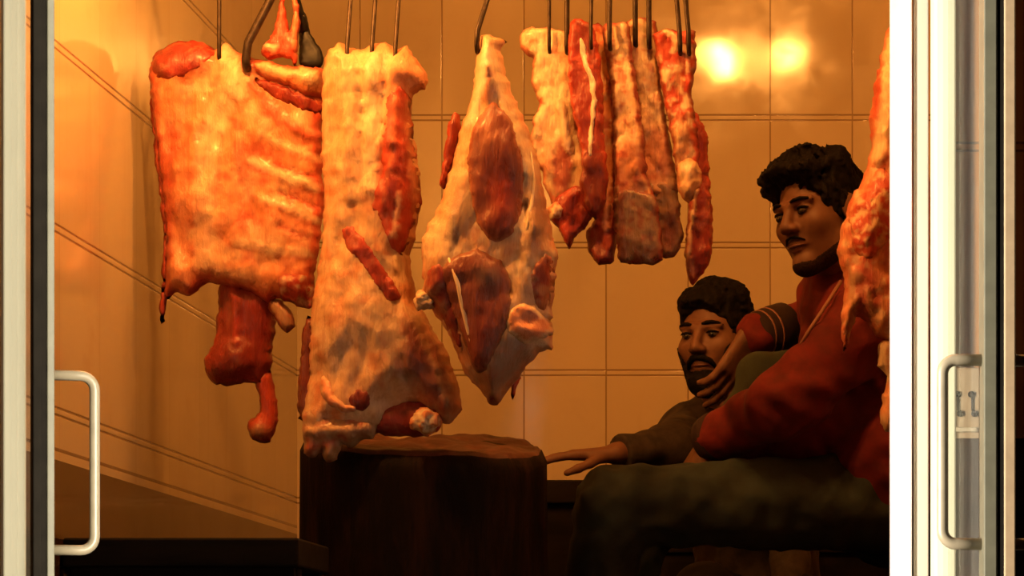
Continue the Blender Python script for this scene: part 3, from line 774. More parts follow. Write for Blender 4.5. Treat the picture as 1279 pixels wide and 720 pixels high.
tube('tendon', tp, [0.002, 0.0032, 0.004, 0.0044, 0.004, 0.0032, 0.0015], plain('white_tendon', (0.80, 0.62, 0.42), 0.35, 0, 0.1), r3, 10)
tp = [on_surf('leg_body', x, y, o_) for x, y, o_ in ((663, 190, -0.001), (667, 225, 0.001), (664, 255, 0.001), (658, 285, 0.001), (650, 310, -0.001))]
tube('tendon', tp, [0.0015, 0.0028, 0.0032, 0.0028, 0.0015], bpy.data.materials['white_tendon'], r3, 10)
lump('fat_ball', A(531, 375, Y3 - 0.030), (0.020, 0.020, 0.018), 'pale', r3, seed=9, amp=0.3, second='fat')
slab('stringy_tag', [(640, 470), (646, 462), (650, 472), (644, 490), (640, 500), (638, 488)], Y3 + 0.006, 0.006, 'red', [], 'meat_fine', r3, seed=37, step=3)

# --- 4: row of rib strips
Ys = 6.15
G_ST = 'rib strips hanging in a row'
def strip(name, label, parts, dy):
    o = [p for p in parts[0][1]]
    low = max(o, key=lambda p: p[1])
    r = empty(name, A(low[0], low[1], Ys + dy), label, 'meat', G_ST)
    for i, (pn, out, thick, base, strokes, mt, oy, sd) in enumerate(parts):
        cx_ = sum(p[0] for p in parts[0][1]) / len(parts[0][1])
        out = [(cx_ + (p[0] - cx_) * 1.2, p[1]) for p in out]
        if isinstance(oy, str): slab(pn, out, Ys + dy, thick, base, strokes, mt, r, seed=sd, step=2.1, nz=0.002, ragged=0.5, on=oy)
        else: slab(pn, out, Ys + dy + oy, thick * 0.68, base, strokes, mt, r, R=9, seed=sd, step=2.9, nz=0.012, ragged=0.9)
    return r
strip('meat_strip', 'wide pale strip with a dark red lump below, leftmost of the rib strips', [
    ('fat_strip', [(657, 44), (667, 34), (690, 36), (702, 38), (722, 38), (726, 50), (719, 82), (717, 130), (722, 180), (730, 215), (726, 256), (712, 272), (696, 268), (686, 244), (678, 212), (668, 188), (670, 152), (676, 130), (668, 100), (670, 74), (660, 64)], 0.030, 'pale',
     [('n', 24, 0.05, 'fat', 0.8), ('n', 16, 0.22, 'pink', 0.6), ('e', 704, 210, 18, 46, 0, 0.004, 'deep', 0.9, 0.5), ('e', 700, 245, 30, 26, 0, 0, 'dark', 0.6, 0.8), ('e', 678, 132, 7, 10, 0, 0, 'red', 0.9, 0.5), ('l', [(700, 130), (712, 190)], 6, 0.006, 'pale', 0.8), ('e', 684, 200, 10, 30, 0, 0.004, 'pink', 0.7, 0.7), ('rim', 5, 'red', 0.7)], 'meat', 0.0, 40),
    ('dark_lump', [(700, 240), (716, 232), (732, 240), (738, 262), (726, 282), (716, 294), (708, 312), (702, 296), (690, 276), (690, 256)], 0.030, 'deep', [('n', 14, 0.1, 'red', 0.5), ('e', 716, 262, 16, 20, 0, 0.006, 'dark', 0.6, 0.8)], 'muscle', -0.016, 41),
    ('fat_knot', [(686, 262), (696, 256), (704, 264), (700, 276), (690, 278)], 0.007, 'pale', [('n', 8, 0.05, 'red', 0.7)], 'meat', 'dark_lump', 42)], 0.0)
strip('meat_strip', 'dark red strip with one white line down it, second among the rib strips', [
    ('lean_strip', [(716, 28), (726, 24), (738, 30), (746, 62), (750, 112), (751, 170), (755, 215), (752, 256), (742, 276), (730, 258), (726, 228), (728, 200), (722, 160), (716, 130), (713, 82), (714, 48)], 0.022, 'deep', [('rim', 5, 'red', 0.9), ('n', 16, 0.15, 'red', 0.6), ('e', 740, 236, 24, 56, 0, 0.006, 'dark', 0.95, 0.5)], 'meat_fine', 0.0, 43),
    ('white_membrane', [(726, 46), (731, 56), (735, 80), (742, 100), (744, 130), (741, 160), (739, 196), (735, 196), (736, 160), (738, 130), (736, 102), (730, 84), (726, 62)], 0.006, 'white', [], 'muscle', 'lean_strip', 44)], -0.048)
strip('meat_strip', 'narrow orange strip with ragged red foot, third among the rib strips', [
    ('fat_strip', [(734, 32), (744, 28), (753, 32), (760, 62), (766, 120), (768, 180), (768, 240), (768, 290), (764, 326), (750, 332), (738, 314), (736, 288), (746, 270), (751, 220), (749, 150), (743, 90)], 0.024, 'orange', [('n', 20, 0.0, 'fat', 0.8), ('n', 12, 0.1, 'red', 0.8), ('e', 752, 300, 24, 60, 0, 0.004, 'deep', 0.95, 0.5), ('e', 750, 318, 24, 20, 0, 0, 'dark', 0.7, 0.8), ('l', [(760, 230), (757, 290)], 4, 0.004, 'pink', 0.9), ('rim', 6, 'deep', 0.95)], 'meat', 0.0, 45)], 0.014)
strip('meat_strip', 'long yellowish strip with grey square foot, fourth among the rib strips', [
    ('fat_strip', [(757, 34), (768, 27), (783, 30), (788, 62), (794, 112), (799, 162), (804, 220), (814, 262), (784, 268), (768, 262), (770, 225), (768, 170), (766, 110), (760, 70)], 0.026, 'fat', [('n', 22, 0.0, 'pale', 0.8), ('e', 786, 215, 24, 50, 0, 0.004, 'pink', 0.9, 0.5), ('n', 8, 0.15, 'deep', 0.35), ('e', 778, 80, 16, 90, 0, 0.0, 'pale', 0.8, 0.7), ('n', 12, 0.2, 'red', 0.6), ('rim', 6, 'deep', 0.95)], 'meat', 0.0, 46),
    ('skin_end', [(770, 240), (792, 236), (812, 246), (819, 290), (820, 326), (800, 331), (776, 328), (770, 290)], 0.020, 'silver', [('n', 10, 0.0, 'purple', 0.7), ('l', [(776, 250), (778, 320)], 6, 0, 'purple', 0.7), ('rim', 4, 'deep', 0.8)], 'muscle', -0.006, 47)], -0.022)
strip('meat_strip', 'tallest yellow strip with dark greenish foot, fifth among the rib strips', [
    ('fat_strip', [(784, 30), (800, 22), (818, 28), (822, 62), (825, 112), (831, 165), (838, 210), (842, 240), (822, 250), (806, 235), (801, 172), (797, 112), (788, 70)], 0.026, 'fat', [('n', 22, -0.05, 'pale', 0.8), ('e', 822, 200, 24, 46, 0, 0.004, 'pink', 0.9, 0.5), ('n', 8, 0.15, 'deep', 0.35), ('e', 806, 80, 16, 90, 0, 0.0, 'pale', 0.8, 0.7), ('n', 12, 0.2, 'red', 0.5), ('rim', 6, 'deep', 0.95)], 'meat', 0.0, 48),
    ('skin_end', [(806, 232), (822, 226), (838, 232), (844, 262), (846, 300), (836, 322), (822, 319), (814, 280)], 0.018, 'tan', [('n', 10, 0.0, 'silver', 0.8), ('e', 836, 290, 14, 40, 0, 0, 'dark', 0.8, 0.7), ('rim', 4, 'deep', 0.8)], 'muscle', -0.004, 49)], 0.016)
strip('meat_strip', 'red marbled strip with long pointed foot, rightmost of the rib strips', [
    ('lean_strip', [(822, 42), (835, 36), (850, 40), (865, 38), (866, 80), (862, 122), (868, 162), (870, 205), (866, 240), (854, 250), (846, 218), (840, 168), (832, 122), (826, 80)], 0.026, 'red', [('n', 14, -0.02, 'pale', 0.8), ('e', 848, 100, 8, 30, 0, 0.004, 'fat', 0.6, 0.8), ('e', 850, 180, 16, 40, 0, 0.006, 'fat', 0.8, 0.6), ('rim', 5, 'deep', 0.85)], 'meat_fine', 0.0, 50),
    ('fat_lump', [(848, 206), (862, 200), (872, 210), (872, 232), (862, 254), (852, 248), (846, 230)], 0.010, 'fat', [('e', 858, 216, 12, 14, 0, 0.004, 'pale', 0.8, 0.8), ('rim', 3, 'pink', 0.7)], 'meat', 'lean_strip', 51),
    ('lean_tail', [(862, 140), (872, 152), (878, 170), (880, 215), (883, 260), (884, 302), (880, 330), (868, 350), (862, 357), (855, 332), (855, 300), (858, 262), (858, 200)], 0.020, 'deep', [('l', [(870, 240), (862, 290), (858, 345)], 3.5, 0.006, 'fat', 0.9), ('e', 862, 335, 9, 20, 0, 0.002, 'pink', 0.8, 0.6), ('rim', 4, 'red', 0.8)], 'meat_fine', 0.010, 52)], -0.018)

# --- 5: piece at the right, half hidden by the white jamb
Y7 = 6.06
r7 = empty('meat_shoulder', A(1112, 540, Y7), 'large ragged red piece hanging at right half hidden by the white door jamb', 'meat', G_CUT)
slab('shoulder_body', [(1114, 30), (1104, 50), (1098, 80), (1092, 110), (1086, 150), (1088, 182), (1078, 222), (1062, 250), (1052, 284), (1046, 318), (1054, 350), (1052, 390), (1050, 420), (1056, 440), (1063, 412), (1072, 396), (1082, 404), (1096, 420), (1114, 428), (1140, 430), (1165, 400), (1172, 330), (1165, 250), (1152, 150), (1140, 70), (1130, 30)],
     Y7, 0.055, 'pink', [('n', 26, 0.0, 'red', 0.8), ('n', 14, 0.1, 'pale', 0.7), ('l', [(1112, 60), (1108, 130), (1096, 200)], 12, 0.01, 'pale', 0.8), ('l', [(1098, 60), (1094, 150)], 6, 0.004, 'red', 0.9),
                         ('e', 1078, 280, 26, 40, 20, 0.012, 'red', 0.6, 0.8), ('e', 1082, 370, 24, 50, 0, 0.0, 'deep', 0.8, 0.6), ('l', [(1058, 330), (1066, 380), (1056, 430)], 5, 0.006, 'tan', 0.9), ('l', [(1084, 370), (1092, 410)], 5, 0.006, 'tan', 0.7), ('rim', 5, 'red', 0.6)],
     'meat', r7, R=40, nz=0.014, seed=60)
slab('fat_tail', [(1098, 432), (1108, 424), (1124, 420), (1132, 450), (1130, 500), (1126, 540), (1106, 538), (1099, 520), (1102, 498), (1108, 470), (1096, 456)], Y7 + 0.004, 0.026, 'pale', [('e', 1106, 505, 14, 36, 0, 0.004, 'pink', 0.8, 0.7), ('n', 12, 0.2, 'orange', 0.6)], 'meat', r7, seed=61)
slab('lean_shreds', [(1060, 270), (1076, 244), (1092, 222), (1104, 214), (1120, 240), (1118, 290), (1100, 318), (1084, 330), (1066, 318)], Y7, 0.007, 'red', [('n', 9, 0.02, 'pale', 0.75), ('rim', 5, 'pink', 0.5)], 'meat_fine', r7, seed=62, step=3.4, on='shoulder_body')

# --- hooks
hook(278, 56, Y1, 'thin straight hook in the top of the broad rib slab', rad=0.0042)
hook(314, 58, Y1 - 0.02, 'thick slanting iron hook right of the rib slab\'s thin straight hook', rad=0.0085, top_px=342, tip=20)
hook(437, 64, Y2, 'left one of three hooks in the long side of meat')
hook(468, 62, Y2, 'middle one of three hooks in the long side of meat')
hook(497, 64, Y2, 'right one of three hooks in the long side of meat')
hook(599, 44, Y3, 'single slanting hook holding the whole leg', top_px=607, tip=14, rad=0.005)
hook(688, 44, Ys, 'left hook in the wide pale strip', rad=0.0036)
hook(710, 44, Ys, 'right hook in the wide pale strip', rad=0.005)
hook(763, 38, Ys - 0.022, 'hook holding the yellowish strip with grey foot', rad=0.0045)
hook(795, 36, Ys + 0.016, 'left hook in the tallest yellow strip', rad=0.005)
hook(812, 36, Ys + 0.016, 'right hook in the tallest yellow strip', rad=0.005)
hook(850, 44, Ys - 0.018, 'left one of the crossing hooks in the rightmost strip', top_px=846, rad=0.0045)
hook(861, 44, Ys - 0.018, 'right one of the crossing hooks in the rightmost strip', top_px=857, rad=0.0045)
hook(740, 40, Ys - 0.035, 'short hidden hook in the dark red strip with white line', rad=0.0035)
hook(1118, 46, Y7, 'hook of the ragged piece behind the white door jamb', rad=0.005)
# black cleaver shaped hook
hb = empty('hook_blade', A(385, 82, 6.17), 'wide black iron hook beside the red scrap left of the long side of meat', 'hook', 'iron hooks holding up the meat')
V, Fc = tube_geo([A(366, -110, 6.15), A(370, 0, 6.17), A(380, 40, 6.17)], [0.006, 0.008, 0.010], 10)
mesh_from('shaft', V, Fc, M['black_iron'], hb)
pts = [(372, 6), (382, 18), (388, 42), (398, 58), (405, 72), (400, 84), (386, 86), (374, 80), (374, 50)]
C['iron'] = (0.012, 0.010, 0.010)
slab('blade', pts, 6.17, 0.006, 'iron', (), 'black_iron', hb, R=5, step=4, nz=0.0, ragged=0.4)

# ------------------------------------------------------------------ people: continuous bodies from smooth-blended tapered limbs
_rs = np.random.RandomState(5)
_LAT = _rs.uniform(-1, 1, (32, 32, 32)).astype(np.float32)
def vnoise(P, sc):
    q = P * sc; i = np.floor(q).astype(int); f = (q - i).astype(np.float32); f = f * f * (3 - 2 * f)
    out = 0
    for dx in (0, 1):
        for dy in (0, 1):
            for dz in (0, 1):
                w = (f[..., 0] if dx else 1 - f[..., 0]) * (f[..., 1] if dy else 1 - f[..., 1]) * (f[..., 2] if dz else 1 - f[..., 2])
                out = out + w * _LAT[(i[..., 0] + dx) % 32, (i[..., 1] + dy) % 32, (i[..., 2] + dz) % 32]
    return out

class Field:
    def __init__(s, lo, hi, h):
        s.h = h; s.lo = np.array(lo, float); s.n = np.ceil((np.array(hi) - s.lo) / h).astype(int) + 1
        s.D = np.full(s.n, 0.2, np.float32)
    def win(s, lo, hi):
        a = np.clip(np.floor((np.array(lo) - s.lo) / s.h).astype(int), 0, s.n - 1)
        b = np.clip(np.ceil((np.array(hi) - s.lo) / s.h).astype(int) + 1, 1, s.n)
        if np.any(b - a < 1): return None, None
        sl = tuple(slice(a[i], b[i]) for i in range(3))
        g = np.meshgrid(*[s.lo[i] + s.h * np.arange(a[i], b[i]) for i in range(3)], indexing='ij')
        return sl, np.stack(g, -1)
    def _union(s, sl, d, k):
        D = s.D[sl]
        hh = np.clip(k - np.abs(D - d), 0, None) / k
        s.D[sl] = np.minimum(D, d) - hh * hh * k * 0.25
    def cone(s, a, b, ra, rb, k=0.02, sq=None):
        a, b = np.array(a, float), np.array(b, float)
        m = max(ra, rb) + k + 0.02
        sl, P = s.win(np.minimum(a, b) - m, np.maximum(a, b) + m)
        if sl is None: return
        d = b - a; t = np.clip(((P - a) @ d) / max(d @ d, 1e-9), 0, 1)
        dist = np.linalg.norm(P - (a + t[..., None] * d), axis=-1) - (ra + (rb - ra) * t)
        s._union(sl, dist.astype(np.float32), k)
    def ell(s, c, r, Rm=None, k=0.02, sub=False):
        c = np.array(c, float); r = np.array(r, float); m = max(r) + k + 0.02
        sl, P = s.win(c - m, c + m)
        if sl is None: return
        q = P - c
        if Rm is not None: q = q @ np.array(Rm)      # world -> local for a rotation matrix with columns = axes
        k0 = np.linalg.norm(q / r, axis=-1); k1 = np.linalg.norm(q / (r * r), axis=-1) + 1e-9
        d = (k0 * (k0 - 1) / k1).astype(np.float32)
        if sub:
            D = s.D[sl]; e = -d
            hh = np.clip(k - np.abs(D - e), 0, None) / k
            s.D[sl] = np.maximum(D, e) + hh * hh * k * 0.25
        else: s._union(sl, d, k)
    def apply(s, fn):
        g = np.meshgrid(*[s.lo[i] + s.h * np.arange(s.n[i]) for i in range(3)], indexing='ij')
        P = np.stack(g, -1)
        near = s.D < 0.05
        s.D[near] = fn(s.D[near], P[near])
    def mesh(s):
        D = s.D.copy()
        for ax in range(3):
            sl = [slice(None)] * 3
            sl[ax] = 0; D[tuple(sl)] = 0.1
            sl[ax] = -1; D[tuple(sl)] = 0.1
        nx, ny, nz = D.shape
        ins = D < 0
        acc = np.zeros((nx - 1, ny - 1, nz - 1), np.int8)
        for dx in (0, 1):
            for dy in (0, 1):
                for dz in (0, 1):
                    acc += ins[dx:nx - 1 + dx, dy:ny - 1 + dy, dz:nz - 1 + dz]
        act = (acc > 0) & (acc < 8)
        I = np.argwhere(act)
        idx = -np.ones(act.shape, int); idx[act] = np.arange(len(I))
        S = np.zeros((len(I), 3)); cnt = np.zeros(len(I))
        corners = [(a, b, c) for a in (0, 1) for b in (0, 1) for c in (0, 1)]
        for c0 in corners:
            for ax in range(3):
                if c0[ax]: continue
                c1 = list(c0); c1[ax] = 1
                d0 = D[I[:, 0] + c0[0], I[:, 1] + c0[1], I[:, 2] + c0[2]]; d1 = D[I[:, 0] + c1[0], I[:, 1] + c1[1], I[:, 2] + c1[2]]
                cr = (d0 < 0) != (d1 < 0)
                t = np.where(cr, d0 / np.where(cr, d0 - d1, 1), 0)
                p = np.tile(np.array(c0, float), (len(I), 1)); p[:, ax] += t
                S[cr] += p[cr]; cnt[cr] += 1
        V = s.lo + s.h * (I + S / cnt[:, None])
        Fc = []
        for ax in range(3):
            u, v = (ax + 1) % 3, (ax + 2) % 3
            a = [slice(None)] * 3; b = [slice(None)] * 3
            a[ax] = slice(0, -1); b[ax] = slice(1, None)
            cr = ins[tuple(a)] != ins[tuple(b)]
            E = np.argwhere(cr)
            ok = (E[:, u] > 0) & (E[:, v] > 0) & (E[:, u] < D.shape[u] - 1) & (E[:, v] < D.shape[v] - 1)
            E = E[ok]
            def at(du, dv):
                q = E.copy(); q[:, u] -= du; q[:, v] -= dv
                return idx[q[:, 0], q[:, 1], q[:, 2]]
            quad = np.stack([at(1, 1), at(0, 1), at(0, 0), at(1, 0)], 1)
            flip = ~ins[E[:, 0], E[:, 1], E[:, 2]]
            quad[flip] = quad[flip][:, ::-1]
            Fc.append(quad)
        Fc = np.vstack(Fc)
        return V, Fc

def np_mesh(name, V, Fc, mat, parent):
    me = bpy.data.meshes.new(name)
    me.vertices.add(len(V)); me.vertices.foreach_set('co', np.asarray(V, np.float32).ravel())
    me.loops.add(Fc.size); me.loops.foreach_set('vertex_index', Fc.astype(np.int32).ravel())
    me.polygons.add(len(Fc)); me.polygons.foreach_set('loop_start', np.arange(0, Fc.size, 4, dtype=np.int32))
    me.polygons.foreach_set('loop_total', np.full(len(Fc), 4, np.int32))
    me.update(calc_edges=True); me.validate()
    return link_mesh(name, me, mat, parent, True)

def head_prims(f, c, R, k=0.012):
    """f: Field in world space, c: head centre, R: 3x3 rotation (face looks along local -Y)"""
    Rn = np.array(R)
    def w(p): return np.array(c) + Rn @ np.array(p, float)
    f.ell(w((0, 0.018, 0.030)), (0.074, 0.094, 0.086), Rn, k)
    f.ell(w((0, -0.028, -0.035)), (0.060, 0.062, 0.074), Rn, 0.03)
    f.cone(w((-0.046, -0.005, -0.070)), w((0, -0.066, -0.098)), 0.020, 0.017, 0.025)
    f.cone(w((0.046, -0.005, -0.070)), w((0, -0.066, -0.098)), 0.020, 0.017, 0.025)
    f.ell(w((0, -0.076, -0.098)), (0.020, 0.015, 0.015), Rn, 0.02)
    for s in (-1, 1):
        f.ell(w((s * 0.040, -0.056, -0.020)), (0.022, 0.022, 0.020), Rn, 0.025)
        f.ell(w((s * 0.031, -0.096, 0.010)), (0.019, 0.016, 0.012), Rn, 0.014, True)
        f.cone(w((s * 0.048, -0.070, 0.026)), w((s * 0.012, -0.084, 0.025)), 0.007, 0.009, 0.012)
        f.ell(w((s * 0.031, -0.070, 0.008)), (0.016, 0.014, 0.012), Rn, 0.006)
        f.ell(w((s * 0.076, 0.012, -0.005)), (0.008, 0.020, 0.032), Rn, 0.008)
        f.ell(w((s * 0.080, 0.018, 0.004)), (0.007, 0.015, 0.022), Rn, 0.006)
    f.cone(w((0, -0.084, 0.018)), w((0, -0.108, -0.022)), 0.008, 0.0115, 0.012)
    for s in (-1, 1): f.ell(w((s * 0.012, -0.098, -0.026)), (0.009, 0.011, 0.008), Rn, 0.008)
    f.cone(w((-0.020, -0.080, -0.056)), w((0.020, -0.080, -0.056)), 0.007, 0.007, 0.008)
    f.ell(w((0, -0.088, -0.054)), (0.017, 0.008, 0.006), Rn, 0.006)
    f.ell(w((0, -0.086, -0.067)), (0.016, 0.009, 0.007), Rn, 0.006)
    return w, Rn

def hand_prims(f, wrist, fwd, nrm, side, curl=0.5, L=0.185, spread=0.06, curls=None):
    """palm, four unequal bent fingers, thumb from the side; nrm = direction the palm faces, side=+1 thumb along fwd x nrm"""
    w0 = np.array(wrist, float); fw = np.array(fwd, float); fw /= np.linalg.norm(fw)
    nr = np.array(nrm, float); nr -= fw * (nr @ fw); nr /= np.linalg.norm(nr)
    sd = np.cross(fw, nr) * side
    pl = L * 0.50
    for u in (-0.028, -0.010, 0.010, 0.027):
        f.cone(w0 + sd * u * 0.6 + fw * 0.005, w0 + sd * u + fw * pl, 0.014, 0.0115, 0.012)
    f.cone(w0 + sd * 0.014, w0 + sd * 0.026 + fw * pl * 0.5 + nr * 0.006, 0.015, 0.014, 0.012)
    lens = (0.44, 0.50, 0.46, 0.36)
    for i, u in enumerate((0.029, 0.010, -0.010, -0.028)):
        p = w0 + sd * u + fw * pl
        cl = curl if curls is None else curls[i]
        ang = cl * 0.5
        l = lens[i] * L
        for j, (fr, ra, rb) in enumerate(((0.45, 0.0098, 0.0090), (0.30, 0.0088, 0.0082), (0.25, 0.0080, 0.0068))):
            d = fw * math.cos(ang) + nr * math.sin(ang) + sd * (u / 0.03 * spread)
            q = p + d / np.linalg.norm(d) * l * fr
            f.cone(p, q, ra, rb, 0.004)
            p = q; ang += cl * 0.8
    p = w0 + sd * 0.024 + fw * 0.030 + nr * 0.004
    for (a, l, ra, rb) in ((0.75, 0.042, 0.0125, 0.0105), (0.40, 0.032, 0.0102, 0.0092), (0.15, 0.026, 0.0090, 0.0074)):
        d = fw * math.cos(a) + sd * math.sin(a) + nr * 0.35
        q = p + d / np.linalg.norm(d) * l
        f.cone(p, q, ra, rb, 0.006); p = q

def ball(name, c, r, mat, parent, R=None, seg=20):
    bm = bmesh.new(); bmesh.ops.create_uvsphere(bm, u_segments=seg, v_segments=seg // 2, radius=1.0)
    Rm = Matrix.Identity(3) if R is None else Matrix([list(x) for x in R])
    for v in bm.verts:
        v.co = Vector(c) + Rm @ Vector((v.co.x * r[0], v.co.y * r[1], v.co.z * r[2]))
    return bm_obj(name, bm, mat, parent, True)

def rot(yaw, pitch, roll):
    return (Matrix.Rotation(math.radians(yaw), 3, 'Z') @ Matrix.Rotation(math.radians(pitch), 3, 'X') @ Matrix.Rotation(math.radians(roll), 3, 'Y'))

def face_parts(root, w, Rn, brow_drop=0.0, gaze=(0, 0)):
    for s in (-1, 1):
        e = ball('eye', w((s * 0.031, -0.0745, 0.0065)), (0.0125, 0.0125, 0.0085), M['eye'], root, Rn)
        g = w((s * 0.031 + gaze[0], -0.0848, 0.0055 + gaze[1]))
        ball('iris', g, (0.0062, 0.0030, 0.0062), M['iris'], e, Rn, 14)
        # lid and brow
        pts = [w((s * (0.031 + 0.0165 * t), -0.0835 + 0.006 * t * t - 0.003 * (1 - t * t), 0.0125 + 0.0035 * (1 - t * t) - 0.003)) for t in np.linspace(-1, 1, 9)]
        tube('eyelid', pts, [0.0008, 0.0018, 0.0024, 0.0026, 0.0026, 0.0026, 0.0024, 0.0018, 0.0008], M['hair'], root, 8)
        pts = [w((s * x, y, z - brow_drop)) for x, y, z in ((0.013, -0.0925, 0.0300), (0.023, -0.0905, 0.0325), (0.035, -0.0850, 0.0335), (0.047, -0.0765, 0.0305), (0.054, -0.0680, 0.0255))]
        tube('eyebrow', pts, [0.0022, 0.0040, 0.0038, 0.0030, 0.0012], M['hair'], root, 10)
    pts = [w((x, y, -0.0605)) for x, y in ((-0.022, -0.0845), (-0.012, -0.0935), (0, -0.0965), (0.012, -0.0935), (0.022, -0.0845))]
    tube('mouth', pts, [0.0012, 0.0030, 0.0036, 0.0030, 0.0012], M['lips'], root, 8)

def loc(P, c, Rn): return (P - np.array(c)) @ Rn

def shell(name, c, Rn, fn, mat, root, ext=0.19, h=0.003):
    f = Field(np.array(c) - ext, np.array(c) + ext, h)
    g = np.meshgrid(*[f.lo[i] + f.h * np.arange(f.n[i]) for i in range(3)], indexing='ij')
    P = np.stack(g, -1).reshape(-1, 3)
    q = loc(P, c, Rn)
    f.D = fn(q).astype(np.float32).reshape(f.n)
    V, Fc = f.mesh()
    return np_mesh(name, V, Fc, mat, root)

def beard_shell(name, c, Rn, root, t, keep_fn, mat='hair'):
    f = Field(np.array(c) - 0.17, np.array(c) + 0.15, 0.003)
    head_prims(f, np.array(c), Rn)
    def grow(D, P):
        q = loc(P, c, Rn); kp = keep_fn(q)
        D = D - t * np.clip(kp / 0.018, 0.1, 1) + 0.18 * t * vnoise(P, 150.0)
        return np.maximum(D, -kp)
    f.apply(grow)
    V, Fc = f.mesh()
    return np_mesh(name, V, Fc, M[mat], root)

def ellq(q, c, r):
    r = np.array(r); p = q - np.array(c)
    k0 = np.linalg.norm(p / r, axis=-1); k1 = np.linalg.norm(p / (r * r), axis=-1) + 1e-9
    return k0 * (k0 - 1) / k1

def smin(a, b, k):
    h = np.clip(k - np.abs(a - b), 0, None) / k
    return np.minimum(a, b) - h * h * k * 0.25

def v3(p): return np.array(p, float)

# --- man in the red jacket
def man_red():
    hc = A(1022, 270, 6.60)
    R = rot(-41, 8, -9)
    neck0 = A(1052, 345, 6.68); chest = A(1085, 420, 6.70); belly = A(1098, 515, 6.70); pelvis = A(1112, 624, 6.68)
    shL, shR = A(1092, 402, 6.50), A(1046, 378, 6.85)
    elL, wrL = A(978, 506, 6.43), A(884, 552, 6.60)
    elR, wrR = A(1040, 402, 7.06), A(938, 420, 6.90)
    hipL, hipR = A(1100, 630, 6.57), A(1090, 630, 6.80)
    knL, knR = A(770, 632, 6.47), A(800, 634, 6.78)
    anL, anR = A(716, 880, 6.52), A(740, 880, 6.74)
    root = empty('person', (pelvis.x, pelvis.y, 0.335), 'young man with wavy dark hair in a red jacket and jeans sitting at right', 'person', 'men sitting in the shop')
    lo = (min(anL.x, knL.x) - 0.30, 6.25, ZF - 0.0); hi = (0.36, 7.22, 1.22)
    f = Field(lo, hi, 0.004)
    f.cone(pelvis, belly, 0.115, 0.115, 0.05); f.cone(belly, chest, 0.115, 0.115, 0.05)
    f.cone(chest, (shL + shR) / 2, 0.115, 0.085, 0.05)
    f.cone(shL, shR, 0.060, 0.060, 0.05)
    f.cone(neck0 + Vector((0.01, 0.01, -0.05)), v3(hc) + np.array(R) @ v3((0, 0.025, -0.06)), 0.060, 0.052, 0.03)
    f.cone(shL, elL, 0.052, 0.042, 0.03); f.cone(elL, wrL, 0.041, 0.026, 0.02)
    f.cone(shR, elR, 0.052, 0.042, 0.03); f.cone(elR, wrR, 0.041, 0.026, 0.02)
    for h_, k_, a_ in ((hipL, knL, anL), (hipR, knR, anR)):
        f.cone(h_, k_, 0.085, 0.056, 0.05); f.cone(k_, a_, 0.054, 0.036, 0.02)
        toe = v3(a_) + np.array((-0.09, 0.0, -0.045)); f.cone(a_, toe, 0.036, 0.026, 0.02)
    hand_prims(f, wrL, (-0.55, 0.10, -0.83), (0.6, 0.3, -0.6), 1, 0.4)
    hand_prims(f, wrR, (-0.46, -0.12, -0.86), (-0.45, 0.60, 0.30), 1, 0.45, curls=(0.25, 0.4, 0.5, 0.6))
    w, Rn = head_prims(f, v3(hc), np.array(R))
    V, Fc = f.mesh(); np_mesh('body', V, Fc, M['skin'], root)
    face_parts(root, w, Rn, 0.003, (-0.003, -0.002))
    # hair: wavy cap with a forward quiff
    def hair(q):
        d = ellq(q, (0, 0.022, 0.034), (0.083, 0.103, 0.092))
        for c_, r_ in (((-0.035, -0.076, 0.084), 0.026), ((0.000, -0.082, 0.086), 0.024), ((0.042, -0.066, 0.088), 0.026), ((-0.062, -0.060, 0.072), 0.022),
                       ((-0.02, -0.03, 0.108), 0.030), ((0.03, -0.02, 0.112), 0.030), ((0.0, 0.04, 0.108), 0.033), ((-0.05, 0.02, 0.095), 0.033), ((0.055, 0.02, 0.098), 0.033), ((0.0, 0.095, 0.080), 0.035)):
            d = smin(d, np.linalg.norm(q - np.array(c_), axis=-1) - r_, 0.025)
        s = ((q[:, 1] + 0.072) * 0.095 + (q[:, 2] - 0.066) * 0.085) / 0.127
        side = ((q[:, 1] + 0.030) * 1.0 + (q[:, 2] + 0.02) * 0.25) 
        s = np.where(np.abs(q[:, 0]) > 0.055, np.maximum(s, np.minimum(side, q[:, 2] + 0.035)), s)
        d = np.maximum(d, -s)
        d = np.maximum(d, -(q[:, 2] + 0.085))
        return d + 0.007 * vnoise(q + 3, 42.0) + 0.0055 * vnoise(q * np.array((1.6, 1.0, 0.6)) + 7, 95.0) + 0.003 * vnoise(q, 190.0)
    shell('hair', v3(hc), Rn, hair, M['hair'], root)
    beard_shell('beard', v3(hc), Rn, root, 0.0022, lambda q: np.minimum(-0.094 + np.where(q[:, 1] > -0.075, 0.62, 0.0) * (q[:, 1] + 0.075) - q[:, 2], 0.012 - q[:, 1]), 'stubble_shade')  # thin jaw beard, its dark band also paints the shadow under the jaw
    pts = [w((x, y, z)) for x, y, z in ((-0.026, -0.0850, -0.0535), (-0.013, -0.0955, -0.0445), (0, -0.0985, -0.0425), (0.013, -0.0955, -0.0445), (0.026, -0.0850, -0.0535))]
    tube('moustache', pts, [0.0015, 0.0032, 0.0028, 0.0032, 0.0015], M['hair'], root, 8)
    # jacket
    j = Field(lo, hi, 0.0055)
    j.cone(A(1122, 590, 6.61), belly, 0.165, 0.142, 0.05); j.cone(A(1000, 548, 6.60), belly, 0.050, 0.130, 0.05); j.cone(A(940, 556, 6.58), A(1010, 540, 6.58), 0.035, 0.060, 0.04); j.cone(belly, chest, 0.140, 0.140, 0.05)
    j.cone(chest, (shL + shR) / 2, 0.138, 0.105, 0.05); j.cone(shL, shR, 0.080, 0.080, 0.05)
    j.cone(shL, elL, 0.078, 0.068, 0.04); j.cone(elL, wrL, 0.066, 0.044, 0.03)
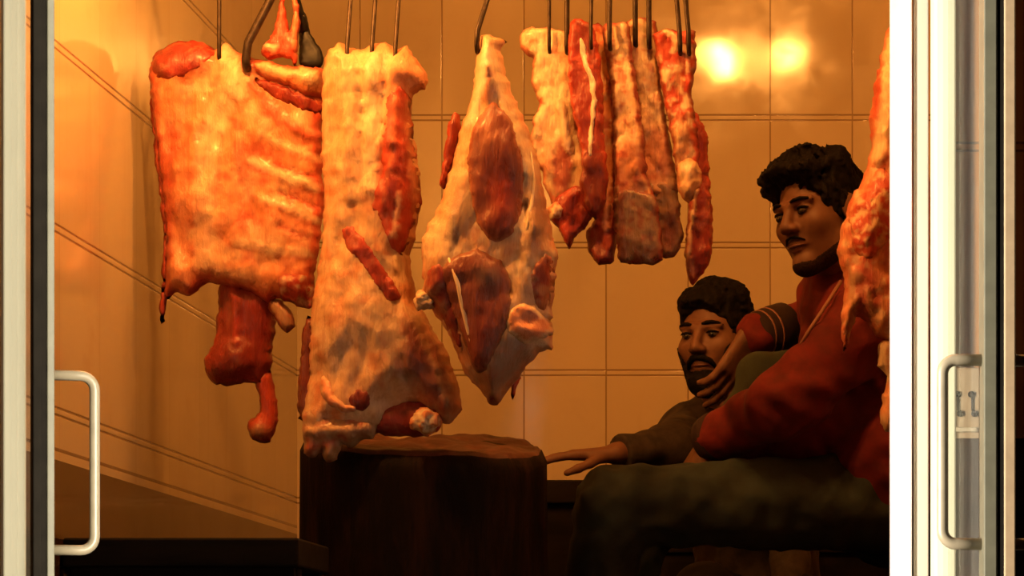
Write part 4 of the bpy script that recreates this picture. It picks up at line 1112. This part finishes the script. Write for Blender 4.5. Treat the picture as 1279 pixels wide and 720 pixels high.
    j.cone(shR, elR, 0.076, 0.064, 0.04); j.cone(elR, wrR + (elR - wrR) * 0.10, 0.062, 0.046, 0.03)
    j.cone(neck0 + Vector((0.02, 0.01, -0.06)), neck0 + Vector((0.0, 0.0, 0.0)), 0.085, 0.074, 0.03)
    def cloth(D, P):
        fold = 0.008 * vnoise(P * np.array((1, 1, 1.6)), 13.0) + 0.005 * vnoise(P + 5, 28.0) + 0.0015 * np.sin((P[:, 0] * 0.7 + P[:, 2]) * 80 + 5 * vnoise(P, 9.0))
        D = D + fold
        for wr, el in ((wrL, elL),):
            n = v3(wr - el); n /= np.linalg.norm(n)
            pl = (P - v3(wr)) @ n + 0.012
            nearw = np.linalg.norm(P - v3(wr), axis=1) < 0.085
            D = np.where(nearw, np.maximum(D, pl), D)
        return D
    j.apply(cloth)
    V, Fc = j.mesh(); jk = np_mesh('jacket', V, Fc, M['jacket'], root); jk['label'] = 'dark red zipped jacket'
    # collar, cuff bands, piping
    n = v3(wrR - elR); n /= np.linalg.norm(n)
    c0 = v3(wrR) - n * 0.100
    tube('cuff', [c0, c0 + n * 0.006, c0 + n * 0.040, c0 + n * 0.082, c0 + n * 0.094, c0 + n * 0.098], [0.052, 0.060, 0.057, 0.050, 0.044, 0.034], M['jacket_dark'], root, 28)
    for t in (0.050, 0.070):
        tube('cuff_stripe', [c0 + n * t, c0 + n * (t + 0.001), c0 + n * (t + 0.005), c0 + n * (t + 0.006)], [0.050, 0.0572 - (t - 0.04) * 0.16, 0.0566 - (t - 0.04) * 0.16, 0.049], M['piping'], root, 28)
    n = v3(wrL - elL); n /= np.linalg.norm(n); c1 = v3(wrL) - n * 0.035
    tube('cuff', [c1, c1 + n * 0.01, c1 + n * 0.03, c1 + n * 0.034], [0.052, 0.053, 0.049, 0.040], M['jacket_dark'], root, 24)
    # shirt front showing between the sleeves
    sf = Field(lo, hi, 0.006)
    p0, p1, p2 = A(1000, 420, 6.70), A(950, 470, 6.66), A(905, 535, 6.62)
    sf.cone(p0 + Vector((0.10, 0.02, -0.06)), p1, 0.060, 0.042, 0.03); sf.cone(p1, p2, 0.042, 0.030, 0.03)
    sf.apply(lambda D, P: D + 0.007 * vnoise(P, 20.0))
    V, Fc = sf.mesh(); np_mesh('shirt', V, Fc, M['shirt'], root)
    # piping over the near shoulder
    pp = [A(1050, 352, 6.52), A(1040, 368, 6.47), A(1026, 390, 6.44), A(1010, 414, 6.43), A(996, 438, 6.43)]
    tube('piping', pp, 0.004, M['piping'], root, 8)
    # jeans and shoes
    t = Field(lo, hi, 0.0055)
    t.cone(pelvis + Vector((0, 0, -0.01)), pelvis + Vector((-0.02, 0, 0.04)), 0.130, 0.125, 0.05)
    for h_, k_, a_ in ((hipL, knL, anL), (hipR, knR, anR)):
        t.cone(h_, k_, 0.102, 0.076, 0.05); t.cone(k_, a_, 0.074, 0.060, 0.03)
    def denim(D, P):
        D = D + 0.007 * vnoise(P * np.array((1.6, 1, 1)), 16.0) + 0.005 * vnoise(P, 34.0)
        return np.maximum(D, (v3(anL)[2] + 0.03) - P[:, 2])
    t.apply(denim)
    V, Fc = t.mesh(); np_mesh('jeans', V, Fc, M['jeans'], root)
    for a_ in (anL, anR):
        s_ = Field(v3(a_) - 0.26, v3(a_) + 0.14, 0.005)
        s_.cone(v3(a_) + np.array((0.06, 0, -0.03)), v3(a_) + np.array((-0.10, 0.0, -0.040)), 0.046, 0.036, 0.03)
        s_.apply(lambda D, P: np.maximum(D, ZF + 0.002 - P[:, 2]))
        V, Fc = s_.mesh(); np_mesh('shoe', V, Fc, M['shoe'], root)
man_red()

# --- bearded man behind
def man_beard():
    hc = A(894, 424, 7.22)
    R = rot(-24, 4, -2)
    neck0 = A(912, 505, 7.32); chest = A(935, 590, 7.36); pelvis = A(950, 770, 7.40)
    shR, shL = A(862, 548, 7.34), A(985, 545, 7.28)
    elR, wrR = A(842, 560, 7.10), A(770, 567, 6.98)
    elL, wrL = A(985, 660, 7.20), A(985, 745, 7.08)
    hipR, hipL = A(925, 775, 7.36), A(985, 775, 7.38)
    knR, knL = A(880, 745, 7.18), A(990, 755, 7.12)
    anR, anL = A(880, 892, 7.16), A(985, 892, 7.10)
    root = empty('person', (pelvis.x, pelvis.y, 0.10), 'bearded man in a brown jacket sitting low behind the red jacketed man', 'person', 'men sitting in the shop')
    lo = (-0.68, 6.78, ZF); hi = (0.10, 7.62, 1.02)
    f = Field(lo, hi, 0.0045)
    f.cone(pelvis, chest, 0.120, 0.120, 0.05); f.cone(chest, (shL + shR) / 2, 0.115, 0.085, 0.05); f.cone(shL, shR, 0.058, 0.058, 0.05)
    f.cone(neck0 + Vector((0, 0.01, -0.05)), v3(hc) + np.array(R) @ v3((0, 0.025, -0.06)), 0.060, 0.052, 0.03)
    f.cone(shR, elR, 0.050, 0.040, 0.03); f.cone(elR, wrR, 0.038, 0.025, 0.02)
    f.cone(shL, elL, 0.050, 0.040, 0.03); f.cone(elL, wrL, 0.038, 0.025, 0.02)
    for h_, k_, a_ in ((hipL, knL, anL), (hipR, knR, anR)):
        f.cone(h_, k_, 0.080, 0.055, 0.05); f.cone(k_, a_, 0.052, 0.036, 0.02)
        f.cone(a_, v3(a_) + np.array((-0.03, -0.14, -0.035)), 0.034, 0.026, 0.02)
    hand_prims(f, wrR, (-0.95, -0.12, -0.04), (0.05, 0.1, -1), 1, 0.2, spread=0.015)
    hand_prims(f, wrL, (-0.1, -0.9, -0.5), (0, 0.2, -1), 1, 0.5)
    w, Rn = head_prims(f, v3(hc), np.array(R))
    V, Fc = f.mesh(); np_mesh('body', V, Fc, M['skin'], root)
    face_parts(root, w, Rn, 0.0)
    def hair(q):
        d = ellq(q, (0, 0.020, 0.036), (0.081, 0.100, 0.092))
        for c_, r_ in (((0.01, -0.055, 0.086), 0.033), ((-0.03, -0.05, 0.080), 0.030), ((0.012, -0.02, 0.106), 0.032), ((0.05, 0.0, 0.090), 0.034)):
            d = smin(d, np.linalg.norm(q - np.array(c_), axis=-1) - r_, 0.03)
        s = ((q[:, 1] + 0.070) * 0.095 + (q[:, 2] - 0.062) * 0.085) / 0.127
        side = ((q[:, 1] + 0.035) + (q[:, 2] + 0.02) * 0.2)
        s = np.where(np.abs(q[:, 0]) > 0.055, np.maximum(s, np.minimum(side, q[:, 2] + 0.045)), s)
        d = np.maximum(d, -s); d = np.maximum(d, -(q[:, 2] + 0.08))
        return d + 0.004 * vnoise(q + 2, 70.0) + 0.003 * vnoise(q + 9, 130.0)
    shell('hair', v3(hc), Rn, hair, M['hair'], root)
    beard_shell('beard', v3(hc), Rn, root, 0.011, lambda q: np.minimum(np.where(np.abs(q[:, 0]) < 0.034, -0.071, -0.071 + (np.abs(q[:, 0]) - 0.034) * 1.9) - q[:, 2], np.minimum(0.012 - q[:, 1], 0.067 - np.abs(q[:, 0]))))
    pts = [w((x, y, z)) for x, y, z in ((-0.034, -0.078, -0.066), (-0.026, -0.0860, -0.0525), (-0.013, -0.0965, -0.0440), (0, -0.0990, -0.0430), (0.013, -0.0965, -0.0440), (0.026, -0.0860, -0.0525), (0.034, -0.078, -0.066))]
    tube('moustache', pts, [0.004, 0.0065, 0.0068, 0.0055, 0.0068, 0.0065, 0.004], M['hair'], root, 10)
    j = Field(lo, hi, 0.0055)
    j.cone(pelvis + Vector((0, 0, 0.04)), chest, 0.145, 0.140, 0.05); j.cone(chest, (shL + shR) / 2, 0.135, 0.100, 0.05); j.cone(shL, shR, 0.076, 0.076, 0.05)
    j.cone(neck0 + Vector((0.01, 0.01, -0.06)), neck0, 0.080, 0.070, 0.03)
    j.cone(shR, elR, 0.070, 0.056, 0.04); j.cone(elR, wrR, 0.052, 0.038, 0.03)
    j.cone(shL, elL, 0.070, 0.056, 0.04); j.cone(elL, wrL, 0.052, 0.038, 0.03)
    def cloth(D, P):
        D = D + 0.007 * vnoise(P, 16.0) + 0.004 * vnoise(P, 34.0)
        for wr, el in ((wrR, elR), (wrL, elL)):
            n = v3(wr - el); n /= np.linalg.norm(n)
            pl = (P - v3(wr)) @ n + 0.010
            D = np.where(np.linalg.norm(P - v3(wr), axis=1) < 0.075, np.maximum(D, pl), D)
        return D
    j.apply(cloth)
    V, Fc = j.mesh(); np_mesh('jacket', V, Fc, M['brown_jacket'], root)
    t = Field(lo, hi, 0.006)
    t.cone(pelvis, pelvis + Vector((0, 0, 0.03)), 0.120, 0.120, 0.05)
    for h_, k_, a_ in ((hipL, knL, anL), (hipR, knR, anR)):
        t.cone(h_, k_, 0.094, 0.070, 0.05); t.cone(k_, a_, 0.068, 0.052, 0.03)
    t.apply(lambda D, P: np.maximum(D + 0.005 * vnoise(P, 20.0), ZF + 0.06 - P[:, 2]))
    V, Fc = t.mesh(); np_mesh('trousers', V, Fc, M['black_wood'], root)
man_beard()
